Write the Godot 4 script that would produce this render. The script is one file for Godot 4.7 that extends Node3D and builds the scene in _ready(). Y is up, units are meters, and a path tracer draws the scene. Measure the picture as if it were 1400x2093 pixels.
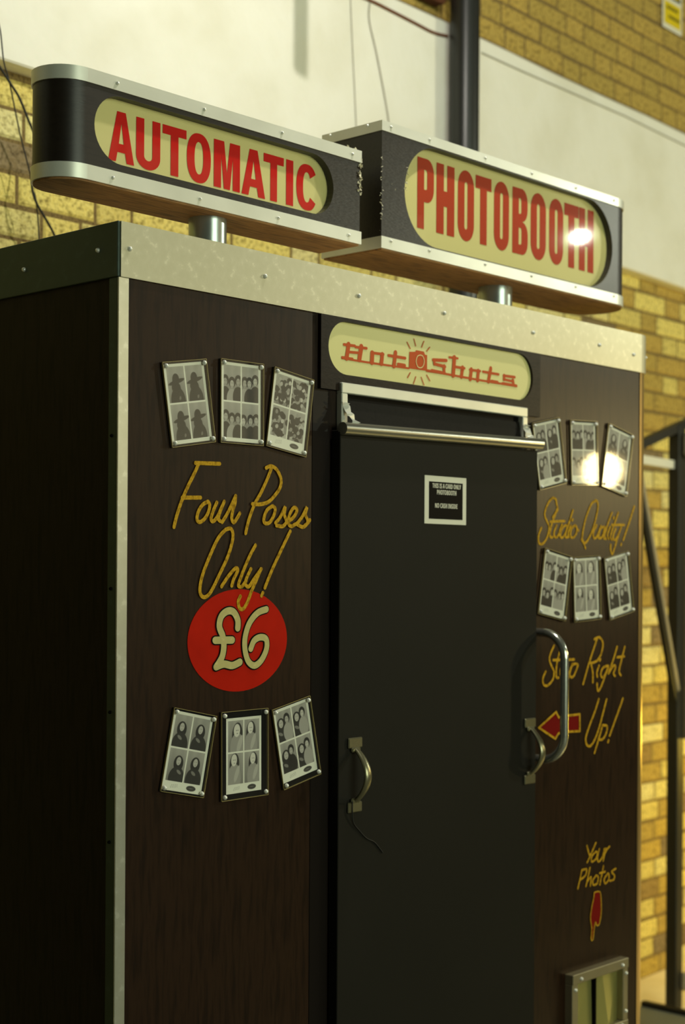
extends Node3D

const WALL_TURN := 0.0480          # the back wall runs almost parallel to the booth's front
const WALL_Z := -0.916
var M := {}
var taken := {}
var rng := RandomNumberGenerator.new()
var dome: ArrayMesh
var brush := 0


func _ready() -> void:
	rng.seed = 20417
	camera_and_air()
	lamps()
	materials()
	dome = make_dome()
	hall()
	back_wall()
	photobooth()
	automatic_sign()
	photobooth_sign()
	photo_holders()
	notice()
	handle_wire()
	drainpipe()
	cables()
	shadow_rod()
	warning_sign()
	metal_stand()


# ---------------------------------------------------------------- camera, air, lamps
func camera_and_air() -> void:
	var cam := Camera3D.new()
	cam.name = "camera"
	cam.near = 0.05
	cam.far = 60.0
	cam.projection = Camera3D.PROJECTION_FRUSTUM
	cam.size = 0.05 * 2093.0 / 3151.0
	cam.frustum_offset = Vector2(0, 0.05 * 123.5 / 3151.0)
	cam.transform = Transform3D(Basis(Vector3(0.67943, 0.0062, 0.73372), Vector3(-0.00421, 0.99998, -0.00455), Vector3(-0.73373, 0, 0.67944)), Vector3(-1.516, 1.4526, 1.8804))
	var at := CameraAttributesPhysical.new()
	at.frustum_focal_length = 50.0
	at.frustum_focus_distance = 2.55
	at.exposure_aperture = 3.5
	at.exposure_multiplier = 1.0
	cam.attributes = at
	add_child(cam)
	var e := Environment.new()
	e.background_mode = Environment.BG_COLOR
	e.background_color = Color(0.02, 0.025, 0.025)
	e.tonemap_mode = Environment.TONE_MAPPER_LINEAR
	e.tonemap_exposure = 1.0
	e.sdfgi_enabled = true
	e.ssao_enabled = true
	e.ssil_enabled = true
	var w := WorldEnvironment.new()
	w.name = "air"
	w.environment = e
	add_child(w)


func lamps() -> void:
	# two white pendants, one warm one to the right, and a cool window in the far wall behind the camera
	pendant(Vector3(0.8, 3.3, 0.35), 0.03, Color(1.0, 0.98, 0.92), 1.38, 14.0, "bare white bulb on a cord above the booth")
	pendant(Vector3(4.22, 2.95, 1.88), 0.016, Color(0.98, 1.0, 0.9), 2.5, 70.0, "small bright bulb on a cord in front of the booth's right end")
	pendant(Vector3(4.0, 1.89, 1.75), 0.08, Color(1.0, 0.90, 0.62), 1.2, 14.0, "warm opal globe hanging low to the right of the booth")
	pendant(Vector3(3.95, 0.85, -0.45), 0.08, Color(1.0, 0.84, 0.30), 0.55, 6.0, "warm opal globe hanging very low near the yellow brick wall")
	var a := AreaLight3D.new()
	a.name = "window_daylight"
	a.area_size = Vector2(3.6, 2.4)
	a.light_color = Color(0.95, 1.0, 0.88)
	a.light_energy = 17.0
	a.shadow_enabled = true
	a.position = Vector3(0.4, 2.6, 6.86)
	add_child(a)


func pendant(p: Vector3, r: float, c: Color, power: float, glow: float, label: String) -> void:
	var t := thing("pendant_lamp", label, "lamp", p)
	var m := StandardMaterial3D.new()
	m.albedo_color = c
	m.emission_enabled = true
	m.emission = c
	m.emission_energy_multiplier = glow
	var s := SphereMesh.new()
	s.radius = r
	s.height = 2.0 * r
	s.radial_segments = 24
	s.rings = 12
	mesh_node("bulb", s, m, t)
	var dark := flat_mat(Color(0.08, 0.08, 0.08), 0.5)
	var st := begin()
	lathe(st, [[0.0, r * 1.5], [r * 0.55, r * 1.5], [r * 0.6, r * 0.85], [0.0, r * 0.85]], 16)
	commit("socket", st, dark, t)
	st = begin()
	tube(st, PackedVector3Array([Vector3(0, r * 1.4, 0), Vector3(0, 5.6 - p.y, 0)]), 0.004, 6)
	commit("cord", st, dark, t)
	var l := OmniLight3D.new()
	l.name = "light"
	l.light_color = c
	l.light_energy = power
	l.light_size = r * 0.9
	l.omni_range = 30.0
	l.omni_attenuation = 2.0
	l.shadow_enabled = true
	t.add_child(l)


# ---------------------------------------------------------------- nodes and names
func numbered(called: String) -> String:
	var n: int = taken.get(called, 0)
	taken[called] = n + 1
	return called if n == 0 else "%s_%03d" % [called, n]


func thing(called: String, label: String, category: String, at := Vector3.ZERO, group := "") -> Node3D:
	var o := Node3D.new()
	o.name = numbered(called)
	o.position = at
	o.set_meta("label", label)
	o.set_meta("category", category)
	if group:
		o.set_meta("group", group)
	add_child(o)
	return o


func mesh_node(called: String, mesh: Mesh, m: Material, parent: Node = self, at := Vector3.ZERO) -> MeshInstance3D:
	var o := MeshInstance3D.new()
	o.name = called if parent != self else numbered(called)
	o.mesh = mesh
	o.material_override = m
	o.position = at
	parent.add_child(o, true)
	return o


func commit(called: String, st: SurfaceTool, m: Material, parent: Node = self, at := Vector3.ZERO) -> MeshInstance3D:
	return mesh_node(called, st.commit(), m, parent, at)


func structure(called: String, st: SurfaceTool, m: Material) -> MeshInstance3D:
	var o := commit(called, st, m)
	o.set_meta("kind", "structure")
	return o


# ---------------------------------------------------------------- shapes
func begin() -> SurfaceTool:
	var st := SurfaceTool.new()
	st.begin(Mesh.PRIMITIVE_TRIANGLES)
	return st


func vert(st: SurfaceTool, p: Vector3, n: Vector3, uv := Vector2.ZERO) -> void:
	st.set_normal(n)
	st.set_uv(uv)
	st.add_vertex(p)


func tri(st: SurfaceTool, a: Vector3, b: Vector3, c: Vector3) -> void:   # counter-clockwise seen from outside
	var n := (b - a).cross(c - a).normalized()
	vert(st, a, n)
	vert(st, c, n)
	vert(st, b, n)


func quad(st: SurfaceTool, a: Vector3, b: Vector3, c: Vector3, d: Vector3) -> void:
	tri(st, a, b, c)
	tri(st, a, c, d)


func smooth_quad(st: SurfaceTool, p: Array, n: Array) -> void:
	for k in [0, 2, 1, 0, 3, 2]:
		vert(st, p[k], n[k])


func box(st: SurfaceTool, lo: Vector3, hi: Vector3, b := 0.0) -> void:
	var c := (lo + hi) / 2.0
	var h := (hi - lo) / 2.0
	b = minf(b, minf(h.x, minf(h.y, h.z)) * 0.9)
	var ax := [Vector3.RIGHT, Vector3.UP, Vector3.BACK]
	for k in 3:
		var u: Vector3 = ax[(k + 1) % 3]
		var v: Vector3 = ax[(k + 2) % 3]
		var w: Vector3 = ax[k]
		var hu := h.dot(u)
		var hv := h.dot(v)
		var hw := h.dot(w)
		for s: float in [-1.0, 1.0]:
			var o := c + w * hw * s
			var du := u * (hu - b) * s
			var dv := v * (hv - b)
			quad(st, o - du - dv, o + du - dv, o + du + dv, o - du + dv)
			if b > 0.0:   # the chamfers beside this face along u, towards +v and -v
				for t: float in [-1.0, 1.0]:
					var p1 := o + v * (hv - b) * t
					var p2 := c + w * (hw - b) * s + v * hv * t
					var lu := u * (hu - b)
					if s * t > 0:
						quad(st, p1 + lu, p1 - lu, p2 - lu, p2 + lu)
					else:
						quad(st, p1 - lu, p1 + lu, p2 + lu, p2 - lu)
	if b > 0.0:
		for sx: float in [-1.0, 1.0]:
			for sy: float in [-1.0, 1.0]:
				for sz: float in [-1.0, 1.0]:
					var x := c + Vector3(h.x * sx, (h.y - b) * sy, (h.z - b) * sz)
					var y := c + Vector3((h.x - b) * sx, h.y * sy, (h.z - b) * sz)
					var z := c + Vector3((h.x - b) * sx, (h.y - b) * sy, h.z * sz)
					if sx * sy * sz > 0:
						tri(st, x, y, z)
					else:
						tri(st, x, z, y)


func tube(st: SurfaceTool, pts: PackedVector3Array, r: float, seg := 10, caps := true) -> void:
	var n := pts.size()
	var side := Vector3.ZERO
	var rings := []
	for i in n:
		var t := (pts[mini(i + 1, n - 1)] - pts[maxi(i - 1, 0)]).normalized()
		if i == 0:
			side = t.cross(Vector3(0.31, 0.2, 0.93)).normalized()
		side = (side - t * side.dot(t)).normalized()
		var up := t.cross(side)
		var ring := []
		for k in seg:
			var a := TAU * k / seg
			ring.append(side * cos(a) + up * sin(a))
		rings.append(ring)
	for i in n - 1:
		for k in seg:
			var k2 := (k + 1) % seg
			var a: Vector3 = rings[i][k]
			var b: Vector3 = rings[i][k2]
			var c: Vector3 = rings[i + 1][k2]
			var d: Vector3 = rings[i + 1][k]
			smooth_quad(st, [pts[i] + a * r, pts[i] + b * r, pts[i + 1] + c * r, pts[i + 1] + d * r], [a, b, c, d])
	if caps:
		for k in seg:
			var k2 := (k + 1) % seg
			tri(st, pts[0], pts[0] + rings[0][k2] * r, pts[0] + rings[0][k] * r)
			tri(st, pts[n - 1], pts[n - 1] + rings[n - 1][k] * r, pts[n - 1] + rings[n - 1][k2] * r)


func lathe(st: SurfaceTool, prof: Array, seg := 20) -> void:   # [radius, height] pairs from top to bottom, flat-shaded along the profile
	for i in prof.size() - 1:
		var r0: float = prof[i][0]
		var y0: float = prof[i][1]
		var r1: float = prof[i + 1][0]
		var y1: float = prof[i + 1][1]
		var slope := Vector2(y0 - y1, r1 - r0).normalized()
		for k in seg:
			var a := TAU * k / seg
			var b := TAU * (k + 1) / seg
			var na := Vector3(cos(a) * slope.x, slope.y, sin(a) * slope.x)
			var nb := Vector3(cos(b) * slope.x, slope.y, sin(b) * slope.x)
			smooth_quad(st, [Vector3(cos(a) * r0, y0, sin(a) * r0), Vector3(cos(b) * r0, y0, sin(b) * r0), Vector3(cos(b) * r1, y1, sin(b) * r1), Vector3(cos(a) * r1, y1, sin(a) * r1)], [na, nb, nb, na])


func make_dome() -> ArrayMesh:   # a round screw head of radius 1 that faces +z
	var st := begin()
	var rings := 4
	for i in rings:
		for k in 12:
			var p := []
			for q: Array in [[i, k], [i, k + 1], [i + 1, k + 1], [i + 1, k]]:
				var e: float = PI / 2.0 * q[0] / rings
				var a: float = TAU * q[1] / 12.0
				p.append(Vector3(cos(a) * cos(e), sin(a) * cos(e), sin(e)))
			smooth_quad(st, [p[0], p[1], p[2], p[3]], [p[0], p[1], p[2], p[3]])
	return st.commit()


func screw(parent: Node, at: Vector3, r := 0.0035, m: Material = null, turn := 0.0) -> void:
	var o := mesh_node("screw", dome, m if m else M.screw, parent, at)
	o.scale = Vector3(r, r, r * 1.25)
	o.rotation.y = turn


func face(st: SurfaceTool, poly: PackedVector2Array, z: float, front := true) -> void:
	var idx := Geometry2D.triangulate_polygon(poly)
	for i in range(0, idx.size(), 3):
		var a := poly[idx[i]]
		var b := poly[idx[i + 1]]
		var c := poly[idx[i + 2]]
		if (b - a).cross(c - a) < 0.0:
			var s := b
			b = c
			c = s
		if front:
			tri(st, Vector3(a.x, a.y, z), Vector3(b.x, b.y, z), Vector3(c.x, c.y, z))
		else:
			tri(st, Vector3(a.x, a.y, z), Vector3(c.x, c.y, z), Vector3(b.x, b.y, z))


func slab(st: SurfaceTool, poly: PackedVector2Array, z0: float, z1: float) -> void:   # a counter-clockwise outline in x, y with thickness along z
	face(st, poly, z1)
	face(st, poly, z0, false)
	for i in poly.size():
		var a := poly[i]
		var b := poly[(i + 1) % poly.size()]
		quad(st, Vector3(a.x, a.y, z0), Vector3(b.x, b.y, z0), Vector3(b.x, b.y, z1), Vector3(a.x, a.y, z1))


func prism(st: SurfaceTool, plan: PackedVector2Array, y0: float, y1: float, smooth_from := -1, smooth_to := -1) -> void:   # plan: x, z, clockwise seen from above so that the outside is right
	var n := plan.size()
	var norm := []
	for i in n:
		var t := plan[(i + 1) % n] - plan[posmod(i - 1, n)]
		norm.append(Vector3(-t.y, 0, t.x).normalized())
	for i in n:
		var j := (i + 1) % n
		var a := plan[i]
		var b := plan[j]
		var flat_n := Vector3(-(b - a).y, 0, (b - a).x).normalized()
		var sm := i >= smooth_from and i < smooth_to
		var na: Vector3 = norm[i] if sm and i > smooth_from else flat_n
		var nb: Vector3 = norm[j] if sm and j < smooth_to else flat_n
		smooth_quad(st, [Vector3(a.x, y0, a.y), Vector3(b.x, y0, b.y), Vector3(b.x, y1, b.y), Vector3(a.x, y1, a.y)], [na, nb, nb, na])
	var idx := Geometry2D.triangulate_polygon(plan)
	for i in range(0, idx.size(), 3):
		var a := plan[idx[i]]
		var b := plan[idx[i + 1]]
		var c := plan[idx[i + 2]]
		if (b - a).cross(c - a) < 0.0:
			var s := b
			b = c
			c = s
		tri(st, Vector3(a.x, y1, a.y), Vector3(c.x, y1, c.y), Vector3(b.x, y1, b.y))
		tri(st, Vector3(a.x, y0, a.y), Vector3(b.x, y0, b.y), Vector3(c.x, y0, c.y))


func stadium(x0: float, x1: float, y0: float, y1: float, seg := 16) -> PackedVector2Array:   # counter-clockwise from the bottom left tangent
	var r := (y1 - y0) / 2.0
	var cy := (y0 + y1) / 2.0
	var out := PackedVector2Array()
	for i in seg + 1:
		var a := -PI / 2.0 + PI * i / seg
		out.append(Vector2(x1 - r + r * cos(a), cy + r * sin(a)))
	for i in seg + 1:
		var a := PI / 2.0 + PI * i / seg
		out.append(Vector2(x0 + r + r * cos(a), cy + r * sin(a)))
	return out


func holed_board(st: SurfaceTool, x0: float, x1: float, y0: float, y1: float, oval: PackedVector2Array, z: float, depth: float) -> void:   # a front face with an oval cut through it, and the cut's inner wall
	var n := oval.size()
	var h := n / 2
	var mid := (y0 + y1) / 2.0
	var upper := PackedVector2Array([Vector2(x1, mid), Vector2(x1, y1), Vector2(x0, y1), Vector2(x0, mid)])
	var lower := PackedVector2Array([Vector2(x0, mid), Vector2(x0, y0), Vector2(x1, y0), Vector2(x1, mid)])
	var q := h / 2           # oval[q] is the rightmost point, oval[q + h] the leftmost
	for i in h + 1:
		upper.append(oval[(q + h - i + n) % n])
		lower.append(oval[(q - i + n) % n])
	face(st, upper, z)
	face(st, lower, z)
	for i in n:
		var a := oval[i]
		var b := oval[(i + 1) % n]
		quad(st, Vector3(b.x, b.y, z - depth), Vector3(a.x, a.y, z - depth), Vector3(a.x, a.y, z), Vector3(b.x, b.y, z))


func stroke(st: SurfaceTool, flat: Array, w: float, z := 0.0, lift := 0.0006) -> void:   # a brush stroke of paint: a low ridge along a smoothed line, with round ends
	var ctrl := PackedVector2Array()
	for i in range(0, flat.size(), 2):
		ctrl.append(Vector2(flat[i], flat[i + 1]))
	var pts := PackedVector2Array()
	var n := ctrl.size()
	for i in n - 1:
		var steps := 6 if n > 2 else 1
		for k in steps:
			pts.append(ctrl[i].cubic_interpolate(ctrl[i + 1], ctrl[maxi(i - 1, 0)], ctrl[mini(i + 2, n - 1)], float(k) / steps))
	pts.append(ctrl[n - 1])
	n = pts.size()
	brush += 1
	var base := z + lift + 0.00002 * (brush % 24)
	var off := PackedVector2Array()
	for i in n:
		var t := (pts[mini(i + 1, n - 1)] - pts[maxi(i - 1, 0)]).normalized()
		off.append(Vector2(-t.y, t.x) * w / 2.0)
	for i in n - 1:
		var a := pts[i]
		var b := pts[i + 1]
		var za := base + 0.0003 * i / n
		var zb := base + 0.0003 * (i + 1) / n
		quad(st, Vector3(a.x - off[i].x, a.y - off[i].y, za), Vector3(b.x - off[i + 1].x, b.y - off[i + 1].y, zb), Vector3(b.x + off[i + 1].x, b.y + off[i + 1].y, zb), Vector3(a.x + off[i].x, a.y + off[i].y, za))
	for e: int in [0, n - 1]:   # half discs beyond each end
		var out := (pts[0] - pts[1]).normalized() if e == 0 else (pts[n - 1] - pts[n - 2]).normalized()
		var from := out.angle() - PI / 2.0
		var zz := base + (0.0 if e == 0 else 0.0003 * (n - 1) / n)
		for k in 6:
			var a := pts[e] + Vector2.from_angle(from + PI * k / 6.0) * w / 2.0
			var b := pts[e] + Vector2.from_angle(from + PI * (k + 1) / 6.0) * w / 2.0
			tri(st, Vector3(pts[e].x, pts[e].y, zz), Vector3(a.x, a.y, zz), Vector3(b.x, b.y, zz))


func poly_of(flat: Array) -> PackedVector2Array:
	var p := PackedVector2Array()
	for i in range(0, flat.size(), 2):
		p.append(Vector2(flat[i], flat[i + 1]))
	if p.size() > 2 and p[0].distance_to(p[p.size() - 1]) < 0.0005:
		p.remove_at(p.size() - 1)
	return p


func glyphs(text: String, x0: float, x1: float, y0: float, y1: float, z: float, thick := 0.0012, bold := true) -> ArrayMesh:   # lettering stretched to fill a rectangle
	var f := SystemFont.new()
	f.font_names = PackedStringArray(["Droid Sans"])
	f.font_weight = 700 if bold else 400
	var t := TextMesh.new()
	t.text = text
	t.font = f
	t.font_size = 64
	t.pixel_size = 0.01
	t.depth = 0.1
	t.curve_step = 1.0
	var arr := t.get_mesh_arrays()
	var v: PackedVector3Array = arr[Mesh.ARRAY_VERTEX]
	var nrm: PackedVector3Array = arr[Mesh.ARRAY_NORMAL]
	var lo := Vector3(1e9, 1e9, 1e9)
	var hi := -lo
	for p in v:
		lo = lo.min(p)
		hi = hi.max(p)
	var s := Vector3((x1 - x0) / (hi.x - lo.x), (y1 - y0) / (hi.y - lo.y), thick / maxf(hi.z - lo.z, 1e-6))
	for i in v.size():
		var p := v[i] - lo
		v[i] = Vector3(x0 + p.x * s.x, y0 + p.y * s.y, z + p.z * s.z)
		nrm[i] = (nrm[i] / s).normalized()
	arr[Mesh.ARRAY_VERTEX] = v
	arr[Mesh.ARRAY_NORMAL] = nrm
	var m := ArrayMesh.new()
	var keep := []
	keep.resize(Mesh.ARRAY_MAX)
	for k in [Mesh.ARRAY_VERTEX, Mesh.ARRAY_NORMAL, Mesh.ARRAY_INDEX]:
		keep[k] = arr[k]
	m.add_surface_from_arrays(Mesh.PRIMITIVE_TRIANGLES, keep)
	return m


# ---------------------------------------------------------------- materials
func flat_mat(c: Color, rough: float, metal := 0.0) -> StandardMaterial3D:
	var m := StandardMaterial3D.new()
	m.albedo_color = c
	m.roughness = rough
	m.metallic = metal
	return m


func noise_tex(freq: float, seed_n: int, ramp: Array, size := 512, octaves := 4, as_normal := false, bump := 4.0, kind := FastNoiseLite.TYPE_SIMPLEX_SMOOTH) -> NoiseTexture2D:
	var n := FastNoiseLite.new()
	n.noise_type = kind
	n.seed = seed_n
	n.frequency = freq
	n.fractal_octaves = octaves
	var t := NoiseTexture2D.new()
	t.width = size
	t.height = size
	t.seamless = true
	t.noise = n
	if as_normal:
		t.as_normal_map = true
		t.bump_strength = bump
	elif ramp:
		var g := Gradient.new()
		g.offsets = PackedFloat32Array(ramp[0])
		g.colors = PackedColorArray(ramp[1])
		t.color_ramp = g
	return t


func tri_mat(c: Color, rough: float, metal: float, tex: Texture2D, scale: Vector3, normal: Texture2D = null, strength := 0.4, world := true) -> StandardMaterial3D:
	var m := flat_mat(c, rough, metal)
	m.uv1_triplanar = true
	m.uv1_world_triplanar = world
	m.uv1_scale = scale
	m.albedo_texture = tex
	if normal:
		m.normal_enabled = true
		m.normal_texture = normal
		m.normal_scale = strength
	return m


func materials() -> void:
	var grain := noise_tex(0.02, 3, [[0.0, 0.35, 0.6, 1.0], [Color(0.62, 0.6, 0.6), Color(0.86, 0.84, 0.82), Color(1, 1, 1), Color(0.8, 0.76, 0.72)]], 512, 5)
	var scuff := noise_tex(0.012, 8, [[0.0, 0.5, 0.76, 0.86, 1.0], [Color(0.91, 0.91, 0.89), Color(0.925, 0.925, 0.91), Color(0.94, 0.94, 0.93), Color(1, 1, 1), Color(1, 1, 1)]], 512, 6)
	var wash0 := noise_tex(0.01, 12, [[0.0, 1.0], [Color(0.93, 0.93, 0.92), Color(1, 1, 1)]], 256, 4)
	var fine := noise_tex(0.09, 5, [], 512, 4, true, 3.0)
	var coarse := noise_tex(0.035, 6, [], 512, 5, true, 7.0)
	M.laminate = tri_mat(Color(0.165, 0.100, 0.052), 0.36, 0.0, grain, Vector3(6.0, 0.7, 6.0))
	M.side = tri_mat(Color(0.16, 0.12, 0.09), 0.55, 0.0, grain, Vector3(6.0, 0.7, 6.0))
	M.signwood = tri_mat(Color(0.135, 0.108, 0.082), 0.4, 0.0, grain, Vector3(1.2, 9.0, 9.0), fine, 0.08)
	M.underwood = tri_mat(Color(0.62, 0.45, 0.25), 0.7, 0.0, grain, Vector3(1.0, 8.0, 8.0))
	M.header = tri_mat(Color(0.13, 0.10, 0.075), 0.42, 0.0, grain, Vector3(1.2, 9.0, 9.0), fine, 0.06)
	M.door = tri_mat(Color(0.105, 0.098, 0.075), 0.66, 0.0, wash0, Vector3(1.0, 1.0, 1.0))
	M.corner_sheen = flat_mat(Color(0.74, 0.62, 0.40), 0.3, 0.75)
	M.jamb = flat_mat(Color(0.09, 0.065, 0.05), 0.5)
	M.alu = tri_mat(Color(0.84, 0.82, 0.72), 0.42, 0.5, scuff, Vector3(7, 7, 7), fine, 0.05)
	M.shaded_alu = tri_mat(Color(0.26, 0.33, 0.31), 0.5, 0.3, scuff, Vector3(5, 5, 5))  # the cap and trim metal again, coloured darker for the shaded left side
	M.trim = tri_mat(Color(0.98, 0.99, 0.95), 0.32, 0.9, scuff, Vector3(5, 5, 5))
	M.alu_bright = tri_mat(Color(0.90, 0.90, 0.85), 0.38, 0.35, wash0, Vector3(2, 2, 2))
	M.chrome = flat_mat(Color(0.86, 0.87, 0.82), 0.2, 0.9)
	M.pull = tri_mat(Color(0.66, 0.64, 0.52), 0.3, 0.85, scuff, Vector3(40, 40, 40), coarse, 0.3)
	M.screw = flat_mat(Color(0.97, 0.97, 0.93), 0.25, 0.3)
	M.steel = tri_mat(Color(0.72, 0.76, 0.76), 0.28, 0.8, scuff, Vector3(12, 3, 12))
	M.slot_reflection = flat_mat(Color(0.72, 0.70, 0.42), 0.22, 0.6)
	M.slot = tri_mat(Color(0.62, 0.58, 0.46), 0.4, 0.6, wash0, Vector3(4, 4, 4))
	M.cream = flat_mat(Color(0.84, 0.80, 0.52), 0.6)
	M.cream_logo = flat_mat(Color(0.88, 0.85, 0.58), 0.3)
	M.red = flat_mat(Color(0.80, 0.10, 0.06), 0.4)
	M.brick_red = flat_mat(Color(0.70, 0.25, 0.13), 0.5)
	M.logo_red = flat_mat(Color(0.78, 0.36, 0.20), 0.5)
	M.gold = tri_mat(Color(0.80, 0.62, 0.16), 0.5, 0.0, grain, Vector3(9, 9, 9))
	M.disc = tri_mat(Color(0.74, 0.12, 0.05), 0.5, 0.0, wash0, Vector3(6, 6, 6))
	M.figures = tri_mat(Color(0.82, 0.77, 0.52), 0.5, 0.0, scuff, Vector3(10, 10, 10))
	M.ink = flat_mat(Color(0.05, 0.045, 0.04), 0.5)
	M.arrow_red = flat_mat(Color(0.45, 0.07, 0.06), 0.5)
	M.white = flat_mat(Color(0.88, 0.87, 0.80), 0.6)
	M.rubber = flat_mat(Color(0.045, 0.045, 0.045), 0.45)
	M.black_gloss = tri_mat(Color(0.08, 0.072, 0.06), 0.6, 0.0, grain, Vector3(8, 8, 8))
	M.bar = flat_mat(Color(0.72, 0.72, 0.67), 0.3, 0.92)
	M.chip = tri_mat(Color(0.95, 0.93, 0.82), 0.8, 0.0, grain, Vector3(30, 30, 30))
	M.tape = flat_mat(Color(0.9, 0.9, 0.86), 0.18, 0.25)
	M.acrylic = flat_mat(Color(1, 1, 1, 0.004), 0.03)
	M.acrylic.transparency = BaseMaterial3D.TRANSPARENCY_ALPHA
	M.acrylic.metallic_specular = 0.45
	M.cover = M.acrylic.duplicate()
	M.cover.metallic_specular = 0.26
	M.edge = flat_mat(Color(0.62, 0.56, 0.36), 0.25)
	for k in [M.red, M.brick_red, M.logo_red, M.gold, M.figures, M.ink, M.arrow_red, M.disc]:
		k.metallic_specular = 0.15
	for k in [M.laminate, M.door, M.side, M.header, M.jamb]:
		k.metallic_specular = 0.28
	M.black_gloss.metallic_specular = 0.25
	M.laminate.metallic_specular = 0.34
	# the back wall
	var pits := noise_tex(0.03, 21, [[0.0, 0.3, 0.55, 1.0], [Color(0.45, 0.42, 0.36), Color(0.82, 0.8, 0.74), Color(1, 1, 1), Color(0.9, 0.86, 0.72)]], 512, 5)
	M.bricks = []
	for c: Color in [Color(0.90, 0.85, 0.55), Color(0.93, 0.86, 0.50), Color(0.76, 0.65, 0.33), Color(0.73, 0.63, 0.32), Color(0.91, 0.87, 0.62), Color(0.88, 0.81, 0.47), Color(0.62, 0.52, 0.30), Color(0.78, 0.67, 0.32), Color(0.56, 0.49, 0.36), Color(0.92, 0.87, 0.58)]:
		var m := tri_mat(c, 0.92, 0.0, pits, Vector3(3.5, 3.5, 3.5), coarse, 0.9)
		M.bricks.append(m)
	M.mortar = tri_mat(Color(0.50, 0.42, 0.25), 0.95, 0.0, pits, Vector3(6, 6, 6), coarse, 0.8)
	var wash := noise_tex(0.006, 31, [[0.0, 0.4, 0.7, 1.0], [Color(0.955, 0.95, 0.925), Color(0.985, 0.983, 0.975), Color(1, 1, 1), Color(0.985, 0.983, 0.97)]], 512, 5)
	M.render = tri_mat(Color(0.92, 0.915, 0.87), 0.85, 0.0, wash, Vector3(0.9, 0.9, 0.9), coarse, 0.12)
	M.hall = flat_mat(Color(0.24, 0.24, 0.22), 0.9)
	M.roof = flat_mat(Color(0.88, 0.84, 0.70), 0.9)
	M.paving = tri_mat(Color(0.95, 0.90, 0.74), 0.8, 0.0, wash, Vector3(1.5, 1.5, 1.5))
	M.floor = tri_mat(Color(0.38, 0.37, 0.32), 0.7, 0.0, wash, Vector3(1.5, 1.5, 1.5))
	M.pipe = tri_mat(Color(0.13, 0.135, 0.13), 0.35, 0.0, wash, Vector3(3, 3, 3))
	M.cable = flat_mat(Color(0.07, 0.07, 0.065), 0.6)
	M.pale_cable = flat_mat(Color(0.60, 0.59, 0.53), 0.6)
	M.deck = tri_mat(Color(0.40, 0.43, 0.41), 0.6, 0.1, wash, Vector3(3, 3, 3))
	M.iron = tri_mat(Color(0.17, 0.165, 0.14), 0.5, 0.3, wash, Vector3(3, 3, 3))
	M.iron_pale = tri_mat(Color(0.62, 0.58, 0.48), 0.55, 0.1, wash, Vector3(3, 3, 3))
	M.rust = flat_mat(Color(0.42, 0.25, 0.15), 0.8)
	M.yellow = flat_mat(Color(0.88, 0.78, 0.10), 0.5)


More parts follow.
